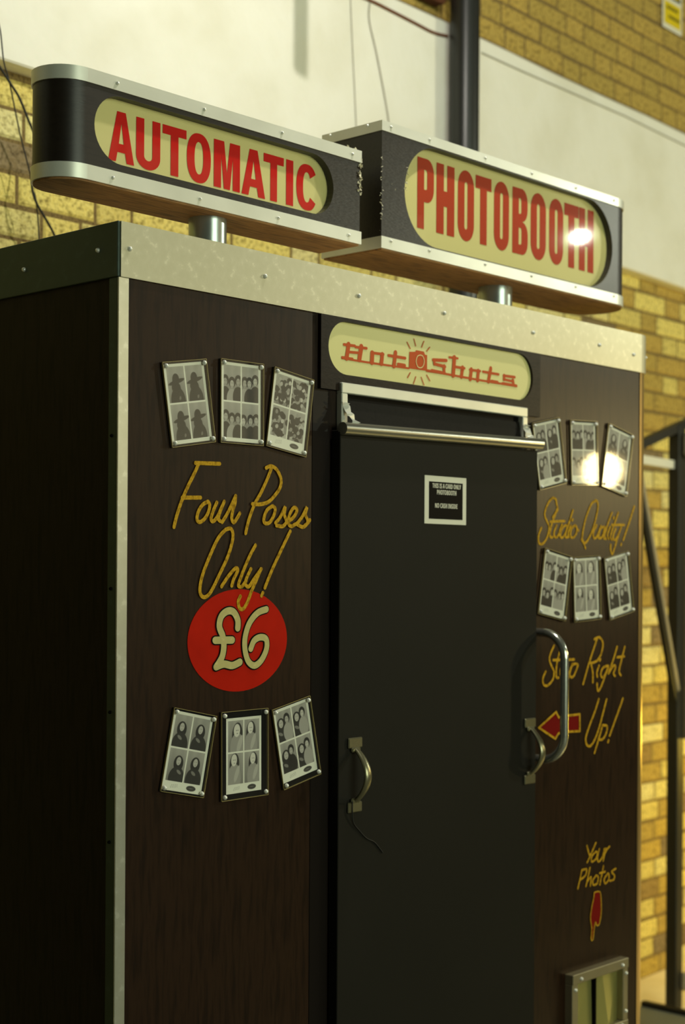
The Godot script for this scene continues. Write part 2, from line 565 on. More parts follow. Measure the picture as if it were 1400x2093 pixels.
# ---------------------------------------------------------------- the hall
func hall() -> void:
	var st := begin()
	box(st, Vector3(-7, -0.2, -3), Vector3(10, 0, 7.2))
	structure("floor", st, M.floor)
	st = begin()
	box(st, Vector3(1.56, 0.0, -1.6), Vector3(10, 0.004, 0.9))
	structure("trim_2", st, M.paving)
	st = begin()
	box(st, Vector3(-7, 5.6, -3), Vector3(10, 5.8, 7.2))
	structure("ceiling", st, M.hall)
	st = begin()
	box(st, Vector3(-7.2, 0, -3), Vector3(-7, 5.6, 7.2))
	structure("wall_left", st, M.hall)
	st = begin()
	box(st, Vector3(10, 0, -3), Vector3(10.2, 5.6, 7.2))
	structure("wall_right", st, M.hall)
	st = begin()   # the wall behind the camera, with the window's opening left free
	box(st, Vector3(-7, 0, 7.0), Vector3(-1.4, 5.6, 7.2))
	box(st, Vector3(2.2, 0, 7.0), Vector3(3.4, 5.6, 7.2))
	box(st, Vector3(9.4, 0, 7.0), Vector3(10, 5.6, 7.2))
	box(st, Vector3(3.4, 0, 7.0), Vector3(9.4, 1.5, 7.2))
	box(st, Vector3(3.4, 4.7, 7.0), Vector3(9.4, 5.6, 7.2))
	box(st, Vector3(-1.4, 0, 7.0), Vector3(2.2, 1.4, 7.2))
	box(st, Vector3(-1.4, 3.8, 7.0), Vector3(2.2, 5.6, 7.2))
	structure("wall_front", st, M.hall)
	var shop := Node3D.new()   # a wide lit shop window across the hall
	shop.name = "window_2"
	shop.set_meta("kind", "structure")
	shop.position = Vector3(6.4, 3.1, 7.06)
	add_child(shop)
	var lit := flat_mat(Color(0.9, 0.88, 0.8), 0.4)
	lit.emission_enabled = true
	lit.emission = Color(1.0, 0.91, 0.68)
	lit.emission_energy_multiplier = 0.5
	for i in 5:
		st = begin()
		box(st, Vector3(-3.0 + 1.2 * i, -1.6, -0.01), Vector3(-1.8 + 1.2 * i, 1.6, 0.01))
		commit("pane", st, lit, shop)
	st = begin()
	for i in 6:
		box(st, Vector3(-3.02 + 1.2 * i, -1.6, -0.05), Vector3(-2.98 + 1.2 * i, 1.6, 0.05), 0.004)
	commit("window_frame", st, M.hall, shop)
	var w := Node3D.new()
	w.name = "window_1"
	w.set_meta("kind", "structure")
	w.position = Vector3(0.4, 2.6, 7.06)
	add_child(w)
	var glow := flat_mat(Color(0.8, 0.9, 0.9), 0.3)
	glow.emission_enabled = true
	glow.emission = Color(0.90, 1.0, 0.92)
	glow.emission_energy_multiplier = 1.2
	for i in 3:
		st = begin()
		box(st, Vector3(-1.8 + 1.2 * i, -1.2, -0.01), Vector3(-0.6 + 1.2 * i, 1.2, 0.01))
		commit("pane", st, glow, w)
	st = begin()
	for x: float in [-1.78, -0.6, 0.6, 1.78]:
		box(st, Vector3(x - 0.02, -1.2, -0.04), Vector3(x + 0.02, 1.2, 0.04), 0.004)
	for y: float in [-1.18, 0.0, 1.18]:
		box(st, Vector3(-1.8, y - 0.02, -0.035), Vector3(1.8, y + 0.02, 0.035), 0.004)
	commit("window_frame", st, M.hall, w)


func brick_mesh(w: float, h: float, d: float, j: float) -> ArrayMesh:   # one worn brick: its front stands proud of the mortar, the arrises are knocked off unevenly
	var st := begin()
	var o := []
	var f := []
	for c: Vector2 in [Vector2(0, 0), Vector2(1, 0), Vector2(1, 1), Vector2(0, 1)]:
		var q := Vector2(w * (c.x - 0.5), h * (c.y - 0.5))
		o.append(Vector3(q.x, q.y, 0))
		var inx := 0.004 + rng.randf() * j
		var iny := 0.004 + rng.randf() * j
		f.append(Vector3(q.x - signf(q.x) * inx, q.y - signf(q.y) * iny, d * (0.8 + 0.4 * rng.randf())))
	quad(st, f[0], f[1], f[2], f[3])
	for k in 4:
		var k2 := (k + 1) % 4
		quad(st, o[k], o[k2], f[k2], f[k])
	return st.commit()


func back_wall() -> void:
	var wall := Node3D.new()
	wall.name = "wall_back"
	wall.set_meta("kind", "structure")
	wall.position = Vector3(0, 0, WALL_Z)
	wall.rotation.y = WALL_TURN
	add_child(wall)
	var st := begin()
	box(st, Vector3(-7, 0, -0.25), Vector3(11, 5.6, -0.006))
	commit("mortar", st, M.mortar, wall)
	var stretchers := []
	var headers := []
	for k in 5:
		stretchers.append(brick_mesh(0.215, 0.061, 0.004, 0.004))
		headers.append(brick_mesh(0.103, 0.061, 0.004, 0.004))
	var rest: Array[SurfaceTool] = []
	for k in 10:
		rest.append(begin())
	var course := 0.0703
	for r in 64:
		var y := 0.036 + course * r
		if y > 2.50 and y < 3.09:
			continue
		var u := -1.2 + (0.169 if r % 2 else 0.0) + rng.randf_range(-0.02, 0.02)
		var k := 0
		while u < 6.2:
			var header := k % 2 == 1
			var w := 0.103 if header else 0.215
			var mid := u + w / 2.0
			var seen := false
			if y < 2.52:
				seen = (mid > 3.12 and mid < 3.66) or (mid > 0.40 and mid < 0.62 and y > 2.1) or (mid > 0.6 and mid < 3.12 and y > 2.1 + 0.0 * mid and y < 2.38)
			else:
				seen = mid > 1.8 and mid < 3.66 and y < 3.62
			var at := Vector3(mid, y + rng.randf_range(-0.002, 0.002), -0.006)
			var which: Mesh = headers[rng.randi() % 5] if header else stretchers[rng.randi() % 5]
			var dark := rng.randf()
			var tone := rng.randi() % 6
			if y < 2.0 and dark < 0.24:
				tone = 6 + rng.randi() % 3
			elif y > 2.0 and y < 2.6:
				tone = [0, 1, 4, 5, 9, 8][rng.randi() % 6] if mid < 3.0 else [1, 2, 3, 5][rng.randi() % 4]
			elif y > 3.0:
				tone = 2 + rng.randi() % 2
			if seen:
				var b := mesh_node("brick", which, M.bricks[tone], wall, at)
				b.rotation.z = rng.randf_range(-0.006, 0.006)
			else:
				rest[tone].append_from(which, 0, Transform3D(Basis(), at))
			u += w + 0.0095
			k += 1
	for k in 10:
		var o := commit("brickwork", rest[k], M.bricks[k], wall)
		o.set_meta("kind", "stuff")
	# the rendered and whitewashed band
	st = begin()
	var lo := PackedVector2Array()
	var prof := [Vector2(-0.05, 2.542), Vector2(0.042, 2.542), Vector2(0.046, 2.546), Vector2(0.046, 3.058), Vector2(0.036, 3.068), Vector2(-0.05, 3.068)]
	var xs := []
	for i in 61:
		xs.append(-7.0 + 18.0 * i / 60.0)
	for i in 60:
		for k in prof.size() - 1:
			var a: Vector2 = prof[k]
			var b: Vector2 = prof[k + 1]
			var p := []
			for q in [[xs[i], a, i, k], [xs[i + 1], a, i + 1, k], [xs[i + 1], b, i + 1, k + 1], [xs[i], b, i, k + 1]]:
				var dy := 0.0
				if q[3] <= 2:
					dy = -0.0134 * clampf(q[0] - 0.4, -1.0, 4.0) + 0.0015 * sin(q[2] * 2.3)
				else:
					dy = 0.0022 * sin(q[2] * 1.7)
				p.append(Vector3(q[0], q[1].y + dy, q[1].x))
			quad(st, p[0], p[1], p[2], p[3])
	var band := structure("trim_1", st, M.render)
	band.transform = wall.transform


# ---------------------------------------------------------------- the booth
func booth_plan(grow: float, r: float, left := 0.0, right := 1.5575, front := 0.0, back := -0.80) -> PackedVector2Array:   # x, z; clockwise seen from above; a rounded right front corner
	var p := PackedVector2Array([Vector2(left - grow, back), Vector2(left - grow, front + grow)])
	p.reverse()
	var out := PackedVector2Array()
	# order: back right, back left, front left, then the rounded front right corner
	out.append(Vector2(left - grow, back))
	out.append(Vector2(left - grow, front + grow))
	for i in 9:
		var a := PI / 2.0 - PI / 2.0 * i / 8.0
		out.append(Vector2(right - r + (r + grow) * cos(a), front - r + (r + grow) * sin(a)))
	out.append(Vector2(right + grow, back))
	return out


func photobooth() -> void:
	var t := thing("photobooth", "dark brown laminate photo booth with an aluminium cap band and hand-painted lettering", "photo booth")
	var st := begin()
	prism(st, booth_plan(0.0, 0.057), 0.0, 1.99, 1, 10)
	commit("body", st, M.side, t)
	st = begin()
	box(st, Vector3(0.0185, 0.03, -0.002), Vector3(0.432, 1.909, 0.0016), 0.0006)
	commit("front_panel", st, M.laminate, t)
	st = begin()
	box(st, Vector3(1.03, 0.03, -0.002), Vector3(1.4960, 1.909, 0.0016), 0.0006)
	commit("front_panel", st, M.laminate, t)
	st = begin()   # strip round the right corner, the laminate's warm highlight put into its colour
	var pl := PackedVector2Array()
	for i in 13:
		var a := PI / 2.0 - PI / 2.0 * i / 12.0
		pl.append(Vector2(1.5005 + 0.0586 * cos(a), -0.057 + 0.0586 * sin(a)))
	pl.append(Vector2(1.5591, -0.12))
	pl.append(Vector2(1.5577, -0.12))
	for i in 13:
		var a := PI / 2.0 * i / 12.0
		pl.append(Vector2(1.5005 + 0.0572 * cos(a), -0.057 + 0.0572 * sin(a)))
	prism(st, pl, 0.03, 1.909, 0, 12)
	commit("corner_highlight", st, M.corner_sheen, t).set_meta("label", "rounded laminate corner with its warm highlight put into the colour")
	# cap band: front with the rounded corner, and the left side
	st = begin()
	var cap := PackedVector2Array()
	cap.append(Vector2(0.0005, 0.0))
	cap.append(Vector2(0.0005, 0.005))
	for i in 9:
		var a := PI / 2.0 - PI / 2.0 * i / 8.0
		cap.append(Vector2(1.5005 + 0.062 * cos(a), -0.057 + 0.062 * sin(a)))
	cap.append(Vector2(1.5625, -0.8))
	cap.append(Vector2(1.5575, -0.8))
	for i in 9:
		var a := PI / 2.0 * i / 8.0
		cap.append(Vector2(1.5005 + 0.057 * cos(a), -0.057 + 0.057 * sin(a)))
	prism(st, cap, 1.909, 1.995, 2, 10)
	commit("cap_band", st, M.alu, t).set_meta("label", "scuffed aluminium band round the top")
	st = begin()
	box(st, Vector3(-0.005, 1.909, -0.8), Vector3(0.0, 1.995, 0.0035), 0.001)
	commit("cap_band", st, M.shaded_alu, t).set_meta("label", "aluminium band along the left side, its shade put into the colour")
	st = begin()
	box(st, Vector3(0.004, 1.9901, -0.79), Vector3(1.4955, 1.9935, -0.004))
	commit("roof_board", st, M.roof, t)
	for q: Array in [[0.017, 1.954], [0.311, 1.954], [0.548, 1.953], [0.793, 1.953], [1.084, 1.95], [1.329, 1.952], [1.467, 1.946]]:
		screw(t, Vector3(q[0], q[1], 0.005), 0.0042)
	screw(t, Vector3(1.537, 1.948, -0.0078), 0.0036, null, 0.8)
	screw(t, Vector3(-0.005, 1.955, -0.045), 0.004, null, -PI / 2)
	screw(t, Vector3(-0.005, 1.95, -0.24), 0.004, null, -PI / 2)
	# corner trim: an angle of aluminium
	st = begin()
	box(st, Vector3(-0.0022, 0.03, 0.0), Vector3(0.0188, 1.909, 0.0024), 0.0008)
	commit("corner_trim", st, M.trim, t).set_meta("label", "pale aluminium angle on the front left corner")
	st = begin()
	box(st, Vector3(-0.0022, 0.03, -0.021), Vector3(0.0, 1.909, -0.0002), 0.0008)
	commit("corner_trim", st, M.shaded_alu, t).set_meta("label", "left side flange of the corner angle, its shade put into the colour")
	for y: float in [1.663, 1.425, 1.233, 1.031]:
		screw(t, Vector3(-0.0022, y, -0.012), 0.0028, M.ink, -PI / 2)
	# door frame and the dark recess beside the door
	st = begin()
	box(st, Vector3(0.4335, 0.03, -0.002), Vector3(0.478, 1.776, 0.0014), 0.0005)
	commit("door_jamb", st, M.jamb, t)
	header_board(t)
	blind(t)
	booth_door(t)
	grab_rail(t)
	price_disc(t)
	lettering(t)
	photo_slot(t)


func header_board(t: Node3D) -> void:
	var oval := stadium(0.466, 1.080, 1.8065, 1.9015, 18)
	var st := begin()
	holed_board(st, 0.447, 1.106, 1.777, 1.908, oval, 0.008, 0.012)
	quad(st, Vector3(0.447, 1.777, 0.0), Vector3(0.447, 1.777, 0.008), Vector3(0.447, 1.908, 0.008), Vector3(0.447, 1.908, 0.0))
	quad(st, Vector3(1.106, 1.777, 0.008), Vector3(1.106, 1.777, 0.0), Vector3(1.106, 1.908, 0.0), Vector3(1.106, 1.908, 0.008))
	quad(st, Vector3(0.447, 1.777, 0.0), Vector3(1.106, 1.777, 0.0), Vector3(1.106, 1.777, 0.008), Vector3(0.447, 1.777, 0.008))
	var hb := commit("header_board", st, M.header, t)
	st = begin()
	slab(st, stadium(0.463, 1.083, 1.8035, 1.9045, 18), 0.0005, 0.0022)
	commit("light_panel", st, M.cream_logo, hb).set_meta("label", "cream oval panel with the red logo")
	st = begin()
	stroke(st, [0.5072,1.8363,0.5854,1.8359,0.6917,1.8367], 0.0038)
	stroke(st, [0.7437,1.8371,0.7957,1.837], 0.0038)
	stroke(st, [0.5243,1.8627,0.5192,1.8376], 0.0098)
	stroke(st, [0.5584,1.8624,0.5532,1.8387], 0.0105)
	stroke(st, [0.5239,1.8492,0.558,1.8508], 0.005)
	stroke(st, [0.5118,1.8612,0.5408,1.8619], 0.0052)
	stroke(st, [0.5432,1.8602,0.5727,1.8611], 0.005)
	stroke(st, [0.5072,1.8376,0.5349,1.8376], 0.005)
	stroke(st, [0.5882,1.854,0.5874,1.8373], 0.0105)
	stroke(st, [0.6159,1.8545,0.6135,1.8375], 0.0095)
	stroke(st, [0.5852,1.8545,0.6191,1.8552], 0.005)
	stroke(st, [0.6531,1.8619,0.6487,1.8369], 0.0095)
	stroke(st, [0.6332,1.8547,0.681,1.8547], 0.0055)
	stroke(st, [0.6603,1.8413,0.6798,1.8409], 0.006)
	commit("logo_word", st, M.logo_red, hb, Vector3(0, 0, 0.0022)).set_meta("label", "red slab lettering reading Hot")
	st = begin()
	stroke(st, [0.7456,1.8384,0.8258,1.8366,0.9348,1.8351,1.0312,1.8347], 0.0042)
	stroke(st, [0.7629,1.8601,0.803,1.8631], 0.0065)
	stroke(st, [0.7665,1.8599,0.7665,1.8524], 0.0065)
	stroke(st, [0.7659,1.8529,0.7992,1.8506], 0.006)
	stroke(st, [0.7962,1.8516,0.7963,1.8403], 0.0075)
	stroke(st, [0.7587,1.8394,0.7987,1.8381], 0.006)
	stroke(st, [0.8276,1.8711,0.8243,1.8368], 0.0105)
	stroke(st, [0.8119,1.8703,0.8377,1.8708], 0.0045)
	stroke(st, [0.8302,1.8538,0.8593,1.8537], 0.0052)
	stroke(st, [0.8537,1.8543,0.8502,1.8367], 0.0095)
	stroke(st, [0.8816,1.8532,0.878,1.8349], 0.0098)
	stroke(st, [0.9035,1.8529,0.9015,1.8347], 0.0095)
	stroke(st, [0.8763,1.8527,0.9098,1.8532], 0.005)
	stroke(st, [0.9441,1.8619,0.9364,1.8357], 0.0095)
	stroke(st, [0.9187,1.8531,0.97,1.8527], 0.0052)
	stroke(st, [0.946,1.837,0.9669,1.8366], 0.006)
	stroke(st, [0.9863,1.8519,1.0243,1.8524], 0.0055)
	stroke(st, [0.9886,1.8525,0.9881,1.8441], 0.007)
	stroke(st, [0.9864,1.8444,1.0194,1.8432], 0.005)
	stroke(st, [1.0184,1.8455,1.0201,1.8376], 0.0075)
	stroke(st, [0.9832,1.8358,1.0295,1.8353], 0.006)
	commit("logo_word", st, M.logo_red, hb, Vector3(0, 0, 0.0022)).set_meta("label", "red slab lettering reading Shots")
	st = begin()
	face(st, poly_of([0.6927,1.8679,0.7099,1.8698,0.7125,1.8732,0.7353,1.8729,0.7385,1.8674,0.7448,1.8675,0.745,1.8372,0.6917,1.8367]), 0.0008)
	stroke(st, [0.686,1.8851,0.6953,1.8742], 0.0022)
	stroke(st, [0.7057,1.8934,0.7111,1.8811], 0.0022)
	stroke(st, [0.7351,1.8924,0.7285,1.8804], 0.0022)
	stroke(st, [0.7527,1.8831,0.7433,1.8743], 0.0022)
	stroke(st, [0.6957,1.8289,0.6879,1.8187], 0.0022)
	stroke(st, [0.7117,1.8227,0.7052,1.8092], 0.0022)
	stroke(st, [0.7277,1.8234,0.7359,1.8095], 0.0022)
	stroke(st, [0.7438,1.8293,0.7534,1.819], 0.0022)
	commit("camera_emblem", st, M.logo_red, hb, Vector3(0, 0, 0.0022))
	st = begin()
	stroke(st, [0.7233,1.865,0.7313,1.8635,0.7354,1.8544,0.7315,1.8445,0.7235,1.8409,0.7155,1.8429,0.7114,1.8519,0.7153,1.8618,0.7233,1.865], 0.0016, 0.0, 0.0012)
	commit("emblem_lens", st, M.cream_logo, hb, Vector3(0, 0, 0.0022))


func blind(t: Node3D) -> void:   # the aluminium frame of the door's head, its dark flap and the round bar in front
	var st := begin()
	box(st, Vector3(0.4955, 1.7725, 0.0), Vector3(1.055, 1.7915, 0.014), 0.0015)
	box(st, Vector3(0.4955, 1.70, 0.0), Vector3(0.5115, 1.7724, 0.014), 0.0015)
	box(st, Vector3(1.039, 1.70, 0.0), Vector3(1.055, 1.7724, 0.014), 0.0015)
	var fr := commit("head_frame", st, M.alu_bright, t)
	st = begin()
	box(st, Vector3(0.512, 1.69, 0.0), Vector3(1.0385, 1.7722, 0.0022))
	commit("slot_back", st, M.ink, fr)
	st = begin()
	quad(st, Vector3(0.513, 1.712, 0.0125), Vector3(1.038, 1.712, 0.0125), Vector3(1.038, 1.7615, 0.005), Vector3(0.513, 1.7615, 0.005))
	quad(st, Vector3(1.038, 1.712, 0.009), Vector3(0.513, 1.712, 0.009), Vector3(0.513, 1.7615, 0.003), Vector3(1.038, 1.7615, 0.003))
	quad(st, Vector3(0.513, 1.7615, 0.005), Vector3(1.038, 1.7615, 0.005), Vector3(1.038, 1.7615, 0.003), Vector3(0.513, 1.7615, 0.003))
	commit("flap", st, M.black_gloss, fr)
	st = begin()
	var p := PackedVector3Array()
	p.append(Vector3(0.4799, 1.7069, 0.030))
	p.append(Vector3(1.0759, 1.7177, 0.030))
	tube(st, p, 0.0115, 20)
	commit("round_bar", st, M.bar, t).set_meta("label", "round dark metal bar across the top of the door")
	# crumpled clear tape at both ends
	for s in 2:
		st = begin()
		var x := 0.500 if s == 0 else 1.044
		var last := []
		for i in 9:
			var f := i / 8.0
			var y := 1.757 - 0.040 * f
			var z := 0.0165 + 0.016 * f * f + 0.003 * sin(i * 2.1 + s)
			var row := [Vector3(x - 0.006 + 0.012 * f * (1 - s), y + 0.003 * sin(i * 1.3), z), Vector3(x + 0.010 + 0.014 * f, y - 0.003 * cos(i * 1.9), z + 0.004 * cos(i * 2.7))]
			if last:
				quad(st, row[0], row[1], last[1], last[0])
			last = row
		commit("tape", st, M.tape, fr)


func booth_door(t: Node3D) -> void:
	var st := begin()
	box(st, Vector3(0.480, 0.03, 0.003), Vector3(1.0745, 1.705, 0.025), 0.0012)
	var d := commit("door", st, M.door, t)
	d.set_meta("label", "plain greenish-black door")
	for k in 2:
		var x := 0.521 if k == 0 else 1.0505
		var h := commit("pull_handle", pull_shape(), M.pull, d, Vector3(x, 1.091, 0.025))
		h.set_meta("label", "worn metal bow handle on the left edge of the door" if k == 0 else "worn metal bow handle on the right edge of the door")


func pull_shape() -> SurfaceTool:
	var st := begin()
	for s: float in [-1.0, 1.0]:
		box(st, Vector3(-0.0185, minf(s * 0.048, s * 0.067), 0.0), Vector3(0.0185, maxf(s * 0.048, s * 0.067), 0.0045), 0.0018)
		box(st, Vector3(-0.0115, minf(s * 0.041, s * 0.050), 0.0), Vector3(0.0115, maxf(s * 0.041, s * 0.050), 0.007), 0.0022)
	var rows := []
	for i in 21:
		var f := i / 20.0
		var y := -0.046 + 0.092 * f
		var z := 0.004 + 0.030 * sin(PI * f) ** 0.8
		var w := 0.0058 + 0.0034 * sin(PI * f)
		var row := []
		var dirn := Vector3(0, 0.092, 0.030 * PI * cos(PI * f) * 0.9).normalized()
		var up := Vector3(1, 0, 0).cross(dirn).normalized()
		for k in 12:
			var a := TAU * k / 12.0
			var nrm := Vector3(1, 0, 0) * cos(a) * 0.5 + up * sin(a)
			row.append([Vector3(0, y, z) + Vector3(1, 0, 0) * cos(a) * w + up * sin(a) * 0.0042, nrm.normalized()])
		rows.append(row)
	for i in 20:
		for k in 12:
			var k2 := (k + 1) % 12
			smooth_quad(st, [rows[i][k][0], rows[i + 1][k][0], rows[i + 1][k2][0], rows[i][k2][0]], [rows[i][k][1], rows[i + 1][k][1], rows[i + 1][k2][1], rows[i][k2][1]])
	return st


func grab_rail(t: Node3D) -> void:
	var st := begin()
	var pts := PackedVector3Array()
	var x := 1.098
	var r := 0.052
	pts.append(Vector3(x, 1.331, 0.0))
	for i in 11:
		var a := PI / 2.0 * i / 10.0
		pts.append(Vector3(x, 1.331 - r + r * cos(a), 0.026 + r * sin(a)))
	for i in 11:
		var a := PI / 2.0 * i / 10.0
		pts.append(Vector3(x, 1.070 + r - r * sin(a), 0.026 + r * cos(a)))
	pts.append(Vector3(x, 1.070, 0.0))
	tube(st, pts, 0.0088, 18)
	commit("grab_rail", st, M.chrome, t).set_meta("label", "chrome tube grab rail beside the door")


func price_disc(t: Node3D) -> void:
	var st := begin()
	var p := PackedVector2Array()
	for i in 64:
		var a := TAU * i / 64.0
		p.append(Vector2(0.258 + 0.114 * cos(a), 1.338 + 0.0855 * sin(a)))
	slab(st, p, 0.001, 0.0024)
	var d := commit("price_disc", st, M.disc, t)
	d.set_meta("label", "red painted disc with the price in cream figures")
	var ink := begin()
	stroke(ink, [0.2541,1.3587,0.254,1.372,0.2443,1.3855,0.23,1.3871,0.2166,1.3785,0.2123,1.3624,0.22,1.3461,0.2226,1.3298,0.2196,1.3137,0.2119,1.3024,0.2066,1.2969], 0.0165)
	stroke(ink, [0.2057,1.2957,0.2229,1.2997,0.2419,1.2966,0.2594,1.3017], 0.0165)
	stroke(ink, [0.2032,1.3396,0.2415,1.339], 0.0165)
	stroke(ink, [0.3207,1.3891,0.2993,1.383,0.2805,1.3657,0.271,1.3424,0.2711,1.3212,0.2788,1.3022,0.2935,1.2945,0.3098,1.3034,0.3213,1.322,0.3201,1.3382,0.3062,1.3419,0.2921,1.3366,0.2841,1.3232], 0.0155)
	commit("figure_outline", ink, M.ink, d, Vector3(0, 0, 0.0024))
	var cream := begin()
	stroke(cream, [0.2541,1.3587,0.254,1.372,0.2443,1.3855,0.23,1.3871,0.2166,1.3785,0.2123,1.3624,0.22,1.3461,0.2226,1.3298,0.2196,1.3137,0.2119,1.3024,0.2066,1.2969], 0.0122)
	stroke(cream, [0.2057,1.2957,0.2229,1.2997,0.2419,1.2966,0.2594,1.3017], 0.0122)
	stroke(cream, [0.2032,1.3396,0.2415,1.339], 0.0122)
	stroke(cream, [0.3207,1.3891,0.2993,1.383,0.2805,1.3657,0.271,1.3424,0.2711,1.3212,0.2788,1.3022,0.2935,1.2945,0.3098,1.3034,0.3213,1.322,0.3201,1.3382,0.3062,1.3419,0.2921,1.3366,0.2841,1.3232], 0.0112)
	commit("price_figures", cream, M.figures, d, Vector3(0, 0, 0.0032))


func lettering(t: Node3D) -> void:
	var st := begin()
	stroke(st, [0.1584,1.629,0.1828,1.6297,0.2113,1.6306], 0.0066)
	stroke(st, [0.1651,1.6276,0.1555,1.6111,0.1422,1.5901,0.1289,1.5658,0.1187,1.5419,0.1129,1.5237], 0.0066)
	stroke(st, [0.1303,1.5715,0.1498,1.5723,0.1695,1.5731], 0.0066)
	stroke(st, [0.1864,1.5673,0.1748,1.5619,0.1651,1.5501,0.1622,1.5375,0.1683,1.5332,0.179,1.5392,0.1872,1.5509,0.1895,1.5624,0.1849,1.5673], 0.0066)
	stroke(st, [0.2056,1.5665,0.1971,1.5512,0.1928,1.5396,0.1972,1.5351,0.2065,1.5428,0.2175,1.5611], 0.0066)
	stroke(st, [0.2222,1.5687,0.2132,1.5517,0.209,1.5401,0.2134,1.536], 0.0066)
	stroke(st, [0.2178,1.5345,0.2315,1.5523,0.2478,1.579], 0.0066)
	stroke(st, [0.2478,1.579,0.2466,1.5668,0.241,1.5527,0.2392,1.541,0.2437,1.5346,0.2506,1.5413,0.2573,1.5504], 0.0066)
	stroke(st, [0.3319,1.6321,0.3237,1.615,0.3074,1.5881,0.2912,1.5661,0.2783,1.5398,0.2711,1.5173], 0.0066)
	stroke(st, [0.3186,1.6295,0.3302,1.6332,0.3437,1.6279,0.354,1.6129,0.3524,1.5984,0.3407,1.5847,0.3241,1.5721,0.3043,1.5671,0.2862,1.5671], 0.0066)
	stroke(st, [0.3342,1.5653,0.3209,1.5577,0.3137,1.5432,0.3161,1.5357,0.3271,1.5369,0.337,1.5487,0.3403,1.5607,0.3342,1.5653], 0.0066)
	stroke(st, [0.3418,1.5368,0.3529,1.5468,0.3646,1.5645,0.3627,1.5519,0.3675,1.5395,0.3588,1.5313,0.3439,1.5321], 0.0066)
	stroke(st, [0.3682,1.5376,0.3853,1.5477,0.3938,1.5602,0.3858,1.5642,0.3756,1.5523,0.3723,1.5377,0.3792,1.5318,0.3895,1.5357], 0.0066)
	stroke(st, [0.3923,1.5358,0.4061,1.5484,0.4185,1.5659,0.4148,1.5535,0.4208,1.541,0.4097,1.5314,0.3958,1.5347], 0.0066)
	stroke(st, [0.4132,1.5339,0.4209,1.5386,0.4257,1.5441], 0.0066)
	stroke(st, [0.2257,1.5225,0.2086,1.5073,0.1903,1.4776,0.1751,1.4477,0.1692,1.4249,0.1724,1.4135,0.1816,1.4111,0.1938,1.4202,0.2122,1.4478,0.2308,1.4781,0.2401,1.5014,0.2419,1.5154,0.2368,1.5242,0.2257,1.5225], 0.0066)
	stroke(st, [0.2171,1.4282,0.2327,1.4456,0.2485,1.4584,0.2533,1.4545,0.2445,1.4409,0.2398,1.4293], 0.0066)
	stroke(st, [0.2944,1.4977,0.2821,1.481,0.2693,1.4597,0.2582,1.4386,0.2551,1.4293,0.2631,1.4281,0.2727,1.4375], 0.0066)
	stroke(st, [0.2839,1.4575,0.2734,1.441,0.2712,1.4316,0.2793,1.428,0.2906,1.4398,0.3079,1.4576], 0.0066)
	stroke(st, [0.3079,1.4576,0.2972,1.4386,0.2859,1.4198,0.2763,1.401,0.2667,1.3906,0.2586,1.3918,0.2553,1.4024,0.2601,1.4117], 0.0066)
	stroke(st, [0.3779,1.5233,0.3584,1.494,0.3351,1.4578,0.3171,1.4256], 0.0066)
	stroke(st, [0.3128,1.4173,0.3096,1.4121], 0.0066)
	commit("painted_lettering", st, M.gold, t, Vector3(0, 0, 0.0024)).set_meta("label", "gold brush lettering reading Four Poses Only!")
	st = begin()
	stroke(st, [1.1212,1.548,1.1133,1.5356,1.1105,1.5234,1.1156,1.5147,1.1276,1.5158,1.1395,1.5257,1.1469,1.5399,1.1483,1.5522,1.1406,1.5626,1.1329,1.5746,1.1358,1.587,1.1477,1.6032,1.1613,1.6117,1.172,1.6095,1.1751,1.6007,1.1798,1.5885,1.1708,1.5802,1.1617,1.5711], 0.0056)
	stroke(st, [1.1768,1.5884,1.1678,1.5722,1.1564,1.5525,1.1514,1.5365,1.1546,1.5292,1.1627,1.53], 0.0056)
	stroke(st, [1.1527,1.5615,1.1786,1.5633,1.2048,1.5644], 0.0056)
	stroke(st, [1.1756,1.5547,1.1666,1.5386,1.1704,1.5298,1.1798,1.5318,1.1889,1.5462,1.195,1.557], 0.0056)
	stroke(st, [1.195,1.557,1.1859,1.539,1.1897,1.5299], 0.0056)
	stroke(st, [1.2111,1.5557,1.1993,1.5518,1.1902,1.5374,1.1928,1.5294,1.202,1.5323,1.2149,1.5486,1.2358,1.5886], 0.0056)
	stroke(st, [1.2204,1.5613,1.2103,1.5414,1.2089,1.5307,1.216,1.5308], 0.0056)
	stroke(st, [1.2283,1.5552,1.2191,1.5398,1.2201,1.5309], 0.0056)
	stroke(st, [1.2354,1.5689,1.2335,1.5667], 0.0056)
	stroke(st, [1.2449,1.5566,1.233,1.5509,1.2269,1.5382,1.2301,1.5302,1.2402,1.5313,1.2495,1.5405,1.2504,1.5513,1.2449,1.5566], 0.0056)
	stroke(st, [1.2504,1.5522,1.2536,1.5478,1.2568,1.5457], 0.0056)
	stroke(st, [1.3221,1.6117,1.3075,1.6056,1.2931,1.5869,1.2805,1.563,1.2728,1.5392,1.272,1.5266,1.281,1.5195,1.2938,1.527,1.3114,1.5492,1.3241,1.5751,1.3314,1.5974,1.3293,1.6101,1.3214,1.6131], 0.0056)
	stroke(st, [1.2688,1.5265,1.2785,1.5176,1.2837,1.5083], 0.0056)
	stroke(st, [1.3266,1.5588,1.3147,1.5438,1.3148,1.532,1.3246,1.5318,1.3366,1.5462,1.343,1.5574], 0.0056)
	stroke(st, [1.343,1.5574,1.3327,1.5388,1.3354,1.5306], 0.0056)
	stroke(st, [1.3563,1.5568,1.3424,1.5518,1.336,1.5388,1.3394,1.5312,1.3492,1.5355,1.3596,1.5523], 0.0056)
	stroke(st, [1.3596,1.555,1.3525,1.5392,1.3559,1.5304], 0.0056)
	stroke(st, [1.387,1.5882,1.3754,1.5712,1.364,1.5505,1.3575,1.5356,1.3632,1.5298], 0.0056)
